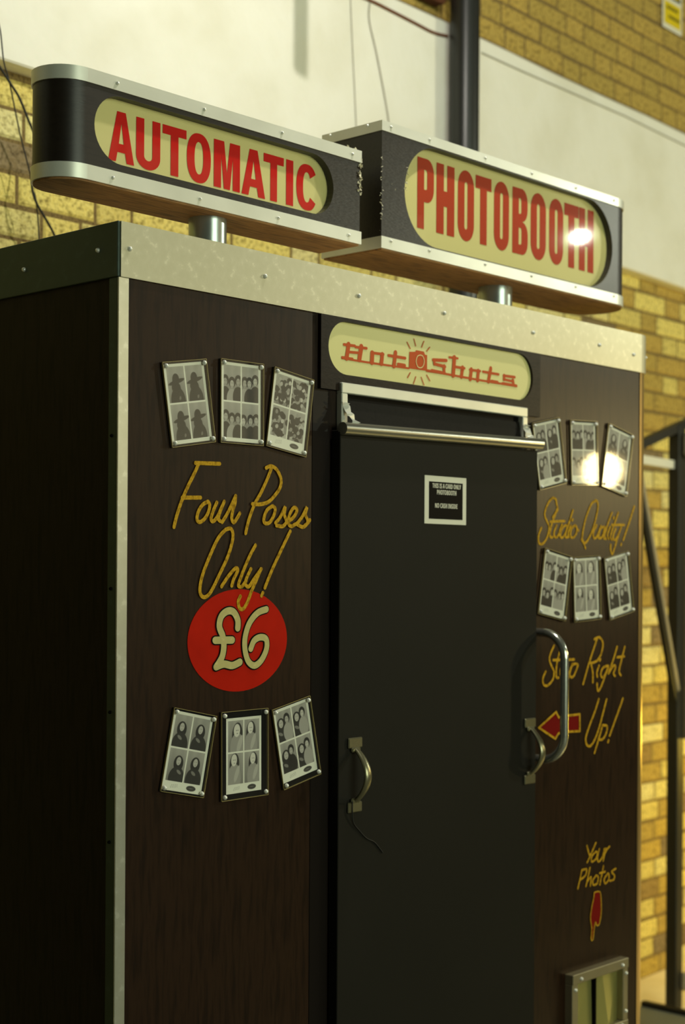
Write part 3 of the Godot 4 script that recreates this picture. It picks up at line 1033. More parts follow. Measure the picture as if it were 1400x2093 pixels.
	stroke(st, [1.3796,1.5565,1.3698,1.5396,1.3732,1.5304], 0.0056)
	stroke(st, [1.3948,1.5782,1.3932,1.5754], 0.0056)
	stroke(st, [1.4123,1.589,1.4007,1.57,1.3874,1.5492,1.3809,1.5343,1.3876,1.5285], 0.0056)
	stroke(st, [1.3873,1.5613,1.4126,1.562,1.4365,1.5626], 0.0056)
	stroke(st, [1.4032,1.5534,1.3926,1.5382,1.3961,1.5287,1.4068,1.533,1.4246,1.5567], 0.0056)
	stroke(st, [1.4246,1.5567,1.4129,1.5368,1.3996,1.5124,1.3897,1.4974,1.3829,1.5065,1.3827,1.5176], 0.0056)
	stroke(st, [1.4786,1.6053,1.4605,1.5736,1.4335,1.5288], 0.0056)
	stroke(st, [1.426,1.5206,1.4244,1.5174], 0.0056)
	commit("painted_lettering", st, M.gold, t, Vector3(0, 0, 0.0016)).set_meta("label", "gold brush lettering reading Studio Quality!")
	st = begin()
	stroke(st, [1.1696,1.3014,1.1574,1.2858,1.153,1.2727,1.16,1.2592,1.1693,1.2455,1.1649,1.2298,1.1467,1.2187,1.1331,1.2207,1.1294,1.234,1.1396,1.2481], 0.0056)
	stroke(st, [1.1896,1.2874,1.1793,1.2611,1.1777,1.2358,1.1856,1.2328], 0.0056)
	stroke(st, [1.1667,1.2709,1.2061,1.2699,1.2438,1.2693], 0.0056)
	stroke(st, [1.1947,1.2471,1.2062,1.2573,1.2038,1.2628,1.1946,1.2551,1.1925,1.2392,1.2018,1.2334,1.2134,1.2409], 0.0056)
	stroke(st, [1.2582,1.2566,1.2441,1.2355,1.2323,1.232,1.2261,1.2431,1.2391,1.2587,1.2558,1.2586], 0.0056)
	stroke(st, [1.2368,1.2601,1.2243,1.2351,1.2137,1.2154], 0.0056)
	stroke(st, [1.3304,1.3102,1.3111,1.2778,1.2944,1.2483,1.2779,1.2149], 0.0056)
	stroke(st, [1.3206,1.3105,1.3403,1.3141,1.3538,1.3013,1.3481,1.2793,1.331,1.2633,1.3065,1.2588], 0.0056)
	stroke(st, [1.3065,1.2602,1.315,1.2392,1.3152,1.2172], 0.0056)
	stroke(st, [1.3395,1.252,1.3312,1.2385,1.3323,1.2283], 0.0056)
	stroke(st, [1.3448,1.2661,1.3418,1.2629], 0.0056)
	stroke(st, [1.3709,1.2507,1.3535,1.2459,1.3462,1.2323,1.3562,1.2263,1.376,1.2449], 0.0056)
	stroke(st, [1.3759,1.2505,1.3612,1.2261,1.3465,1.2047,1.3351,1.1978,1.3315,1.2137], 0.0056)
	stroke(st, [1.411,1.2912,1.396,1.2637,1.3761,1.2338], 0.0056)
	stroke(st, [1.3786,1.2351,1.3962,1.2497,1.4048,1.2465,1.3964,1.2329,1.4025,1.227], 0.0056)
	stroke(st, [1.4418,1.2902,1.4292,1.2624,1.4193,1.2375,1.426,1.2274], 0.0056)
	stroke(st, [1.4112,1.2679,1.4395,1.2691], 0.0056)
	stroke(st, [1.3393,1.1788,1.3224,1.1508,1.3007,1.1193,1.2888,1.0956,1.2963,1.0808,1.3133,1.0822,1.3376,1.1112,1.3692,1.1771], 0.0056)
	stroke(st, [1.3549,1.1211,1.3378,1.0891,1.3233,1.0627], 0.0056)
	stroke(st, [1.3564,1.1204,1.3724,1.1179,1.3701,1.1034,1.3552,1.09,1.3403,1.0911], 0.0056)
	stroke(st, [1.4364,1.1747,1.4127,1.1396,1.3827,1.0955], 0.0056)
	stroke(st, [1.3798,1.0859,1.3768,1.082], 0.0056)
	commit("painted_lettering", st, M.gold, t, Vector3(0, 0, 0.0016)).set_meta("label", "gold brush lettering reading Step Right Up!")
	st = begin()
	stroke(st, [1.2976,0.8633,1.3051,0.8451,1.3099,0.8434], 0.0046)
	stroke(st, [1.3317,0.8658,1.3148,0.846,1.298,0.8278], 0.0046)
	stroke(st, [1.3309,0.8467,1.3158,0.8377,1.316,0.8267,1.3306,0.8303,1.3379,0.8425,1.3309,0.8467], 0.0046)
	stroke(st, [1.3452,0.8504,1.338,0.832,1.343,0.8231,1.3578,0.8322,1.365,0.8484], 0.0046)
	stroke(st, [1.3715,0.8484,1.3603,0.823], 0.0046)
	stroke(st, [1.3681,0.8391,1.3766,0.8464,1.385,0.8509], 0.0046)
	stroke(st, [1.2774,0.8128,1.2709,0.7948,1.2625,0.7757], 0.0046)
	stroke(st, [1.2774,0.8134,1.2957,0.8131,1.291,0.8001,1.2728,0.7939], 0.0046)
	stroke(st, [1.3088,0.814,1.3008,0.7933,1.2937,0.7765], 0.0046)
	stroke(st, [1.2984,0.7849,1.3129,0.7937,1.3107,0.7749], 0.0046)
	stroke(st, [1.3325,0.7943,1.3203,0.785,1.3229,0.7751,1.3376,0.7771,1.3409,0.7898,1.3325,0.7943], 0.0046)
	stroke(st, [1.362,0.8109,1.3547,0.7912,1.3475,0.7723], 0.0046)
	stroke(st, [1.3472,0.7972,1.3681,0.7976], 0.0046)
	stroke(st, [1.3787,0.7925,1.3648,0.7815,1.3699,0.7719,1.3833,0.7788,1.3822,0.7915], 0.0046)
	stroke(st, [1.4109,0.7987,1.3947,0.7939,1.406,0.784,1.4025,0.7755,1.3874,0.7749], 0.0046)
	commit("painted_lettering", st, M.gold, t, Vector3(0, 0, 0.0016)).set_meta("label", "small gold lettering reading Your Photos")
	var outline: Array = [1.1152,1.1322,1.1771,1.1612,1.186,1.1492,1.2214,1.1504,1.2651,1.1509,1.2655,1.1144,1.2218,1.1162,1.1864,1.1153,1.1754,1.1046,1.1152,1.1322]
	st = begin()
	face(st, poly_of(outline), 0.0022)
	commit("painted_arrow", st, M.arrow_red, t).set_meta("label", "dark red arrow pointing at the door")
	st = begin()
	for i in range(0, outline.size() - 2, 2):
		stroke(st, [outline[i], outline[i + 1], outline[i + 2], outline[i + 3]], 0.005, 0.0022)
	commit("arrow_outline", st, M.gold, t)
	outline = [1.3255,0.7582,1.3477,0.7563,1.3529,0.7362,1.3532,0.7086,1.346,0.6863,1.3362,0.6851,1.3311,0.6928,1.3264,0.6799,1.3217,0.6573,1.3144,0.6586,1.3166,0.6815,1.3115,0.7042,1.3161,0.7281,1.3232,0.7462,1.3255,0.7582]
	st = begin()
	face(st, poly_of(outline), 0.0022)
	commit("painted_hand", st, M.arrow_red, t).set_meta("label", "dark red hand with a finger pointing down at the slot")
	var gold := begin()
	stroke(gold, outline, 0.0028, 0.0022)
	stroke(gold, [1.3358,0.7141,1.3384,0.7026,1.336,0.6948], 0.0025)
	stroke(gold, [1.3432,0.7129,1.3448,0.7016], 0.0025)
	stroke(gold, [1.3236,0.7132,1.3272,0.6989], 0.0025)
	commit("hand_outline", gold, M.gold, t)


func photo_slot(t: Node3D) -> void:
	var x0 := 1.219
	var x1 := 1.436
	var y0 := 0.437
	var y1 := 0.600
	var st := begin()
	for z: float in [0.0]:
		box(st, Vector3(x0, y1 - 0.021, 0.0), Vector3(x1, y1, 0.022), 0.0012)
		box(st, Vector3(x0, y0, 0.0), Vector3(x1, y0 + 0.026, 0.022), 0.0012)
		box(st, Vector3(x0, y0 + 0.026, 0.0), Vector3(x0 + 0.022, y1 - 0.021, 0.020), 0.0012)
		box(st, Vector3(x1 - 0.019, y0 + 0.026, 0.0), Vector3(x1, y1 - 0.021, 0.020), 0.0012)
	var f := commit("photo_slot", st, M.slot, t)
	f.set_meta("label", "metal framed photo delivery slot")
	for q: Array in [[x0 + 0.03, y1 - 0.012], [x1 - 0.026, y1 - 0.012], [x1 - 0.026, y0 + 0.018], [x0 + 0.03, y0 + 0.018]]:
		screw(f, Vector3(q[0], q[1], 0.022), 0.0042)
	for q: Array in [[x0 + 0.011, y1 - 0.033], [x1 - 0.009, y1 - 0.033], [x1 - 0.009, y0 + 0.046]]:
		screw(f, Vector3(q[0], q[1], 0.020), 0.0042)
	st = begin()   # two bent sheets behind the opening, the reflected yellow put into their colour
	quad(st, Vector3(x0 + 0.02, y0 + 0.02, 0.0032), Vector3(1.312, y0 + 0.02, 0.009), Vector3(1.312, y1 - 0.02, 0.006), Vector3(x0 + 0.02, y1 - 0.02, 0.0032))
	quad(st, Vector3(1.314, y0 + 0.02, 0.004), Vector3(1.372, y0 + 0.02, 0.012), Vector3(1.348, y1 - 0.02, 0.010), Vector3(1.314, y1 - 0.02, 0.004))
	quad(st, Vector3(1.372, y0 + 0.02, 0.012), Vector3(x1 - 0.018, y0 + 0.02, 0.003), Vector3(x1 - 0.018, y1 - 0.02, 0.003), Vector3(1.348, y1 - 0.02, 0.010))
	commit("chute_plate", st, M.slot_reflection, f)
	st = begin()
	box(st, Vector3(1.3105, y0 + 0.02, 0.002), Vector3(1.3155, y1 - 0.02, 0.017), 0.0006)
	commit("divider", st, M.ink, f)


# ---------------------------------------------------------------- the two roof signs
func sign_plan(xa: float, xb: float, zf: float, depth: float, round_left: bool, grow: float) -> PackedVector2Array:
	var r := depth / 2.0
	var p := PackedVector2Array()
	if round_left:
		for i in 17:   # from the back round the left end to the front
			var a := -PI / 2.0 - PI * i / 16.0
			p.append(Vector2(xa + (r + grow) * cos(a), zf - r + (r + grow) * sin(a)))
		p.append(Vector2(xb + grow, zf + grow))
		p.append(Vector2(xb + grow, zf - depth - grow))
	else:
		p.append(Vector2(xa - grow, zf - depth - grow))
		p.append(Vector2(xa - grow, zf + grow))
		for i in 17:
			var a := PI / 2.0 - PI * i / 16.0
			p.append(Vector2(xb + (r + grow) * cos(a), zf - r + (r + grow) * sin(a)))
	return p


func sign_box(t: Node3D, xa: float, xb: float, zf: float, depth: float, round_left: bool, y0: float, ys0: float, ys1: float, y1: float, oval: PackedVector2Array) -> void:
	var st := begin()
	holed_board(st, xa, xb, ys0 - 0.002, ys1 + 0.002, oval, zf, 0.016)
	var plan := sign_plan(xa, xb, zf, depth, round_left, 0.0)
	var n := plan.size()
	for i in n:
		var a := plan[i]
		var b := plan[(i + 1) % n]
		if absf(a.y - zf) < 1e-4 and absf(b.y - zf) < 1e-4:
			continue
		var na := Vector3(-(b - a).y, 0, (b - a).x).normalized()
		var nb := na
		var r := depth / 2.0
		var c := Vector2(xa if round_left else xb, zf - r)
		if absf(a.distance_to(c) - r) < 1e-4 and absf(b.distance_to(c) - r) < 1e-4:
			na = Vector3(a.x - c.x, 0, a.y - c.y).normalized()
			nb = Vector3(b.x - c.x, 0, b.y - c.y).normalized()
		smooth_quad(st, [Vector3(a.x, ys0 - 0.002, a.y), Vector3(b.x, ys0 - 0.002, b.y), Vector3(b.x, ys1 + 0.002, b.y), Vector3(a.x, ys1 + 0.002, a.y)], [na, nb, nb, na])
	commit("sign_box", st, M.signwood, t)
	var sm := [0, 16] if round_left else [2, 18]
	st = begin()
	prism(st, sign_plan(xa, xb, zf, depth, round_left, 0.0025), ys1, y1, sm[0], sm[1])
	commit("metal_strip", st, M.alu_bright, t)
	st = begin()
	prism(st, sign_plan(xa, xb, zf, depth, round_left, 0.0025), y0 + 0.001, ys0, sm[0], sm[1])
	commit("metal_strip", st, M.alu_bright, t)
	st = begin()
	prism(st, sign_plan(xa, xb, zf, depth, round_left, -0.0012), y0 - 0.002, y0 + 0.003, sm[0], sm[1])
	commit("bottom_board", st, M.underwood, t).set_meta("label", "bare brown board under the sign")


func chips(t: Node3D, at: Vector3, span: Vector3, count: int, size: float) -> void:   # splintered pale edge
	var st := begin()
	for i in count:
		var p := at + Vector3(span.x * rng.randf(), span.y * rng.randf(), span.z * rng.randf())
		var s := size * rng.randf_range(0.35, 1.0)
		var a := p + Vector3(rng.randf_range(-1, 1), rng.randf_range(-1, 1), rng.randf_range(-0.2, 0.5)) * s
		var b := p + Vector3(rng.randf_range(-1, 1), rng.randf_range(-1, 1), rng.randf_range(-0.2, 0.5)) * s
		var c := p + Vector3(rng.randf_range(-1, 1), rng.randf_range(-1, 1), rng.randf_range(0.2, 0.8)) * s
		var d := p + Vector3(0, 0, -0.4) * s
		tri(st, a, b, c)
		tri(st, a, d, b)
		tri(st, b, d, c)
		tri(st, c, d, a)
	commit("chipped_edge", st, M.chip, t).set_meta("kind", "stuff")


func post(t: Node3D, x: float, z: float, r: float, top: float) -> void:
	var st := begin()
	lathe(st, [[0.0, top - 1.9937], [r, top - 1.9937], [r, 0.006], [r * 1.7, 0.004], [r * 1.7, 0.0], [0.0, 0.0]], 28)
	commit("post", st, M.steel, t, Vector3(x, 1.9937, z)).set_meta("label", "short steel tube post")


func automatic_sign() -> void:
	var t := thing("automatic_sign", "smaller left roof sign with a rounded left end and red letters AUTOMATIC", "sign", Vector3.ZERO)
	var zf := -0.05
	var oval := stadium(-0.010, 0.538, 2.0995, 2.2075, 20)
	sign_box(t, -0.025, 0.6095, zf, 0.105, true, 2.0625, 2.087, 2.2155, 2.2375, oval)
	var st := begin()
	slab(st, stadium(-0.013, 0.541, 2.0965, 2.2105, 20), zf - 0.0185, zf - 0.016)
	commit("light_panel", st, M.cream, t).set_meta("label", "cream oval sign panel")
	st = begin()
	slab(st, stadium(-0.0125, 0.5405, 2.097, 2.210, 20), zf - 0.0142, zf - 0.0132)
	commit("clear_cover", st, M.cover, t)
	var names := "AUTOMATIC"
	var lefts := [0.030, 0.087, 0.143, 0.196, 0.257, 0.322, 0.375, 0.431, 0.456]
	var rights := [0.083, 0.138, 0.195, 0.250, 0.318, 0.379, 0.425, 0.449, 0.510]
	for i in 9:
		st = begin()
		grotesque(st, names[i], lefts[i], 2.1085, rights[i] - lefts[i], 0.081, 0.0006)
		commit("letter", st, M.red, t, Vector3(0, 0, zf - 0.016))
	for x: float in [0.033, 0.218, 0.402, 0.586]:
		screw(t, Vector3(x, 2.2265, zf + 0.0025), 0.0032)
		screw(t, Vector3(x - 0.008, 2.075, zf + 0.0025), 0.0032)
	post(t, 0.277, zf - 0.0525, 0.033, 2.064)
	chips(t, Vector3(0.606, 2.155, zf - 0.002), Vector3(0.008, 0.066, 0.003), 60, 0.006)
	chips(t, Vector3(0.572, 2.238, zf - 0.03), Vector3(0.038, 0.002, 0.03), 50, 0.004)
	chips(t, Vector3(0.55, 2.105, zf - 0.004), Vector3(0.056, 0.05, 0.0035), 14, 0.003)


func grotesque(st: SurfaceTool, ch: String, x: float, y: float, w: float, h: float, z: float) -> void:   # bold sans capitals
	var s := 0.0168
	var pts := PackedVector2Array()
	if ch == "A":
		for m: float in [1.0, -1.0]:
			pts = PackedVector2Array([Vector2(-0.5 * w, 0), Vector2(-0.5 * w + 0.29 * w, 0), Vector2(-0.148 * w, 0.195 * h), Vector2(0, 0.195 * h), Vector2(0, 0.365 * h), Vector2(-0.098 * w, 0.365 * h), Vector2(0, 0.77 * h), Vector2(0, h), Vector2(-0.165 * w, h)])
			for i in pts.size():
				pts[i] = Vector2(x + 0.5 * w + pts[i].x * m, y + pts[i].y)
			face(st, pts, z)
	elif ch == "M":
		for q: Array in [[0, 0], [s, 0], [s, 0.70], [0.5 * w - 0.42 * s, 0], [0.5 * w + 0.42 * s, 0], [w - s, 0.70], [w - s, 0], [w, 0], [w, 1], [w - 1.4 * s, 1], [0.5 * w, 0.34], [1.4 * s, 1], [0, 1]]:
			pts.append(Vector2(x + q[0], y + q[1] * h))
		face(st, pts, z)
	elif ch == "T":
		var c := x + w / 2.0
		rect(st, x, x + w, y + h - 0.0148, y + h, z)
		rect(st, c - s / 2.0, c + s / 2.0, y, y + h - 0.0148, z)
	elif ch == "I":
		rect(st, x, x + w, y, y + h, z)
	elif ch == "U":
		var r := w / 2.0
		var ri := r - s
		var cy := y + r * 0.86 - 0.001
		var last := [Vector2(x, y + h), Vector2(x + s, y + h)]
		for i in 19:
			var a := PI + PI * i / 18.0
			var now := [Vector2(x + r + r * cos(a), cy + r * 0.86 * sin(a)), Vector2(x + r + ri * cos(a), cy + ri * 0.86 * sin(a))]
			strip(st, last, now, z)
			last = now
		strip(st, last, [Vector2(x + w, y + h), Vector2(x + w - s, y + h)], z)
	else:
		var c := Vector2(x + w / 2.0, y + h / 2.0)
		var gap := 0.0 if ch == "O" else 0.62
		if ch == "C":
			c.x += 0.02 * w
		var last := []
		for i in 41:
			var a := gap + (TAU - 2.0 * gap) * i / 40.0
			var d := Vector2(signf(cos(a)) * pow(absf(cos(a)), 0.86), signf(sin(a)) * pow(absf(sin(a)), 0.86))
			var now := [c + d * Vector2(w / 2.0, h / 2.0 + 0.0012), c + d * Vector2(w / 2.0 - s * 1.02, h / 2.0 + 0.0012 - s * 0.86)]
			if last:
				strip(st, last, now, z)
			last = now


func strip(st: SurfaceTool, a: Array, b: Array, z: float) -> void:   # [outer, inner] pairs along a stroke
	quad(st, Vector3(a[0].x, a[0].y, z), Vector3(b[0].x, b[0].y, z), Vector3(b[1].x, b[1].y, z), Vector3(a[1].x, a[1].y, z))


func condensed(st: SurfaceTool, ch: String, x: float, y: float, w: float, h: float, z: float) -> void:   # tall block letters
	var s := 0.0225 * w / 0.055           # stem
	var gap := w - 2.0 * s
	if ch == "H":
		face(st, PackedVector2Array([Vector2(x, y), Vector2(x + s, y), Vector2(x + s, y + h * 0.40), Vector2(x + w - s, y + h * 0.40), Vector2(x + w - s, y), Vector2(x + w, y), Vector2(x + w, y + h), Vector2(x + w - s, y + h), Vector2(x + w - s, y + h * 0.62), Vector2(x + s, y + h * 0.62), Vector2(x + s, y + h), Vector2(x, y + h)]), z)
	elif ch == "T":
		var c := x + w / 2.0
		var q := s * 0.52
		face(st, PackedVector2Array([Vector2(c - q, y), Vector2(c + q, y), Vector2(c + q, y + h * 0.81), Vector2(x + w, y + h * 0.81), Vector2(x + w, y + h), Vector2(x, y + h), Vector2(x, y + h * 0.81), Vector2(c - q, y + h * 0.81)]), z)
	elif ch == "O":
		loop(st, x, x + w, y - 0.002, y + h + 0.002, w * 0.5, x + s, x + w - s, y + h * 0.155, y + h * 0.845, gap * 0.5, z, true)
	elif ch == "P":
		rect(st, x, x + s, y, y + h, z)
		loop(st, x + s, x + w, y + h * 0.385, y + h, w * 0.42, x + s, x + w - s, y + h * 0.56, y + h * 0.84, gap * 0.45, z, false)
	elif ch == "B":
		rect(st, x, x + s, y, y + h, z)
		loop(st, x + s, x + w * 0.98, y + h * 0.5, y + h, w * 0.38, x + s, x + w * 0.98 - s, y + h * 0.615, y + h * 0.85, gap * 0.4, z, false)
		loop(st, x + s, x + w, y, y + h * 0.5, w * 0.38, x + s, x + w - s, y + h * 0.15, y + h * 0.405, gap * 0.4, z, false)


func rect(st: SurfaceTool, x0: float, x1: float, y0: float, y1: float, z: float) -> void:
	quad(st, Vector3(x0, y0, z), Vector3(x1, y0, z), Vector3(x1, y1, z), Vector3(x0, y1, z))


func rounded(x0: float, x1: float, y0: float, y1: float, r: float, both: bool) -> PackedVector2Array:
	var out := PackedVector2Array()
	var k := 8
	for c: Array in [[x1 - r, y0 + r * 1.3, -PI / 2.0, true], [x1 - r, y1 - r * 1.3, 0.0, true], [x0 + r, y1 - r * 1.3, PI / 2.0, both], [x0 + r, y0 + r * 1.3, PI, both]]:
		for i in k + 1:
			var a: float = c[2] + PI / 2.0 * i / k
			if c[3]:
				out.append(Vector2(c[0] + r * cos(a), c[1] + r * 1.3 * sin(a)))
			else:
				out.append(Vector2(x0, y1 if c[2] < 2.0 else y0))
	return out


func loop(st: SurfaceTool, x0: float, x1: float, y0: float, y1: float, r: float, ix0: float, ix1: float, iy0: float, iy1: float, ir: float, z: float, both: bool) -> void:
	var a := rounded(x0, x1, y0, y1, minf(r, (y1 - y0) * 0.38), both)
	var b := rounded(ix0, ix1, iy0, iy1, minf(ir, (iy1 - iy0) * 0.38), both)
	var n := a.size()
	for i in n:
		var j := (i + 1) % n
		quad(st, Vector3(a[i].x, a[i].y, z), Vector3(a[j].x, a[j].y, z), Vector3(b[j].x, b[j].y, z), Vector3(b[i].x, b[i].y, z))


func photobooth_sign() -> void:
	var t := thing("photobooth_sign", "taller right roof sign with a rounded right end and tall red letters PHOTOBOOTH", "sign", Vector3.ZERO)
	var zf := -0.05
	var oval := stadium(0.738, 1.463, 2.0925, 2.287, 24)
	sign_box(t, 0.671, 1.482, zf, 0.152, false, 2.066, 2.0895, 2.2895, 2.3085, oval)
	var st := begin()
	slab(st, stadium(0.735, 1.466, 2.0915, 2.288, 24), zf - 0.0185, zf - 0.016)
	commit("light_panel", st, M.cream, t).set_meta("label", "cream oval sign panel")
	st = begin()
	slab(st, stadium(0.7355, 1.4655, 2.0915, 2.288, 24), zf - 0.0142, zf - 0.0132)
	commit("clear_cover", st, M.cover, t)
	var names := "PHOTOBOOTH"
	var lefts := [0.794, 0.853, 0.921, 0.979, 1.041, 1.105, 1.170, 1.238, 1.295, 1.352]
	var rights := [0.845, 0.910, 0.974, 1.032, 1.093, 1.160, 1.226, 1.291, 1.350, 1.410]
	for i in 10:
		st = begin()
		condensed(st, names[i], lefts[i], 2.1285, rights[i] - lefts[i], 0.1395, 0.0006)
		commit("letter", st, M.brick_red, t, Vector3(0, 0, zf - 0.016))
	for x: float in [0.694, 0.809, 0.987, 1.148, 1.312, 1.464]:
		screw(t, Vector3(x, 2.300, zf + 0.0025), 0.003)
		screw(t, Vector3(x + 0.002, 2.083, zf + 0.0025), 0.003)
	for z: float in [-0.084, -0.182]:
		screw(t, Vector3(0.6685, 2.304, z), 0.003, null, -PI / 2)
	post(t, 1.127, -0.126, 0.036, 2.067)
	chips(t, Vector3(0.668, 2.10, zf - 0.002), Vector3(0.006, 0.14, 0.003), 26, 0.004)
	chips(t, Vector3(0.70, 2.11, zf - 0.003), Vector3(0.05, 0.15, 0.0025), 26, 0.0028)
	chips(t, Vector3(0.735, 2.19, zf - 0.004), Vector3(0.012, 0.045, 0.004), 40, 0.004)


# ---------------------------------------------------------------- the photographs in their holders
func dab(im: Image, cell: Rect2i, c: Vector2, r: Vector2, turn: float, v: float, a := 1.0) -> void:
	v = v * 0.8 if v < 0.3 else v
	var o := Vector2(cell.position) + c * Vector2(cell.size)
	var rr := r * float(cell.size.x)
	var big := maxf(rr.x, rr.y) + 1.0
	var co := cos(turn)
	var si := sin(turn)
	for y in range(maxi(cell.position.y, int(o.y - big)), mini(cell.end.y, int(o.y + big) + 2)):
		for x in range(maxi(cell.position.x, int(o.x - big)), mini(cell.end.x, int(o.x + big) + 2)):
			var d := Vector2(x, y) - o
			var q := Vector2((d.x * co + d.y * si) / rr.x, (-d.x * si + d.y * co) / rr.y).length()
			var k := clampf((1.0 - q) * minf(rr.x, rr.y) * 0.7, 0.0, 1.0) * a
			if k > 0.0:
				im.set_pixel(x, y, im.get_pixel(x, y).lerp(Color(v, v * 0.985, v * 0.93), k))


func sitter(im: Image, cell: Rect2i, x: float, y: float, s: float, kind: String, g: RandomNumberGenerator) -> void:   # a printed portrait: hair, face, body
	if kind == "hat":
		dab(im, cell, Vector2(x, y + 0.55), Vector2(0.36, 0.52) * s, 0.0, 0.14)
		dab(im, cell, Vector2(x - 0.05, y + 0.16), Vector2(0.22, 0.2) * s, 0.0, 0.10)
		dab(im, cell, Vector2(x, y), Vector2(0.44, 0.085) * s, -0.22, 0.09)
		dab(im, cell, Vector2(x - 0.03, y - 0.07), Vector2(0.17, 0.22) * s, 0.1, 0.08)
		dab(im, cell, Vector2(x + 0.12, y + 0.46), Vector2(0.06, 0.09) * s, 0.3, 0.42)
		return
	if kind == "woman":
		dab(im, cell, Vector2(x, y + 0.1), Vector2(0.24, 0.30) * s, 0.0, 0.10)
		dab(im, cell, Vector2(x, y + 0.58), Vector2(0.40, 0.46) * s, 0.0, 0.17)
		dab(im, cell, Vector2(x, y + 0.03), Vector2(0.125, 0.17) * s, 0.1, 0.74)
		dab(im, cell, Vector2(x + g.randf_range(-0.12, 0.12), y + 0.36), Vector2(0.15, 0.07) * s, 0.5, 0.5)
	elif kind == "fair":
		dab(im, cell, Vector2(x, y + 0.14), Vector2(0.22, 0.36) * s, 0.1, 0.16)
		dab(im, cell, Vector2(x, y + 0.58), Vector2(0.30, 0.46) * s, 0.0, 0.62)
		dab(im, cell, Vector2(x + 0.16, y + 0.45), Vector2(0.09, 0.3) * s, 0.4, 0.72)
		dab(im, cell, Vector2(x - 0.02, y), Vector2(0.14, 0.2) * s, 0.1, 0.86)
	else:
		var body := 0.10 if g.randf() < 0.6 else 0.66
		dab(im, cell, Vector2(x, y + 0.46), Vector2(0.26, 0.38) * s, 0.0, body)
		dab(im, cell, Vector2(x, y - 0.02), Vector2(0.17, 0.2) * s, 0.0, 0.11)
		dab(im, cell, Vector2(x, y + 0.03), Vector2(0.105, 0.15) * s, 0.0, g.randf_range(0.62, 0.8))
	dab(im, cell, Vector2(x - 0.05, y + 0.0), Vector2(0.025, 0.018) * s, 0.0, 0.2, 0.9)
	dab(im, cell, Vector2(x + 0.05, y + 0.0), Vector2(0.025, 0.018) * s, 0.0, 0.2, 0.9)
	dab(im, cell, Vector2(x, y + 0.1), Vector2(0.045, 0.016) * s, 0.0, 0.3, 0.9)


func print_texture(kind: String, margin: float, seed_n: int) -> ImageTexture:
	var g := RandomNumberGenerator.new()
	g.seed = seed_n
	var w := 150
	var h := 222
	var im := Image.create(w, h, false, Image.FORMAT_RGB8)
	im.fill(Color(0.93, 0.93, 0.87))
	var b := 8
	var gap := 5
	var foot := int(h * margin)
	var cw := (w - 2 * b - gap) / 2
	var chh := (h - b - foot - gap) / 2
	for cx in 2:
		for cy in 2:
			var cell := Rect2i(b + cx * (cw + gap), b + cy * (chh + gap), cw, chh)
			for y in range(cell.position.y, cell.end.y):
				var f := float(y - cell.position.y) / chh
				for x in range(cell.position.x, cell.end.x):
					var v := 0.66 - 0.16 * f + 0.02 * sin(x * 0.2)
					im.set_pixel(x, y, Color(v, v * 0.985, v * 0.93))
			if kind == "hats":
				sitter(im, cell, 0.5 + g.randf_range(-0.06, 0.06), 0.42, 1.2, "hat", g)
			elif kind == "group":
				for k in 3:
					sitter(im, cell, [0.14, 0.5, 0.86][k] + g.randf_range(-0.06, 0.06), [0.44, 0.5, 0.42][k] + g.randf_range(-0.06, 0.06), 1.25, "person", g)
			elif kind == "crowd":
				for k in 26:
					dab(im, cell, Vector2(g.randf(), g.randf_range(0.12, 1.0)), Vector2(0.17, 0.15), g.randf(), g.randf_range(0.08, 0.25))
					dab(im, cell, Vector2(g.randf(), g.randf_range(0.12, 1.0)), Vector2(0.10, 0.12), g.randf(), g.randf_range(0.5, 0.8))
			elif kind == "woman":
				sitter(im, cell, 0.52 + g.randf_range(-0.08, 0.08), 0.32 + g.randf_range(-0.04, 0.05), 1.2, "woman", g)
			elif kind == "fair":
				sitter(im, cell, 0.5 + g.randf_range(-0.1, 0.12), 0.30 + g.randf_range(-0.12, 0.06), 1.25 + 0.4 * g.randf(), "fair", g)
			else:
				for k in 2:
					sitter(im, cell, [0.3, 0.68][k] + g.randf_range(-0.05, 0.05), [0.38, 0.32][k] + g.randf_range(-0.04, 0.04), 1.25, "person" if k else "woman", g)
	if margin > 0.1:   # a scribbled signature and a dark oval stamp in the foot
		var ft := Rect2i(0, h - foot, w, foot)
		for k in 30:
			dab(im, ft, Vector2(0.2 + 0.006 * k, 0.5 + 0.16 * sin(k * 0.9) - 0.004 * k), Vector2(0.009, 0.007), 0.0, 0.35)
		dab(im, ft, Vector2(0.72, 0.46), Vector2(0.13, 0.055), 0.0, 0.26)
		dab(im, ft, Vector2(0.72, 0.46), Vector2(0.09, 0.012), 0.0, 0.5)
	return ImageTexture.create_from_image(im)


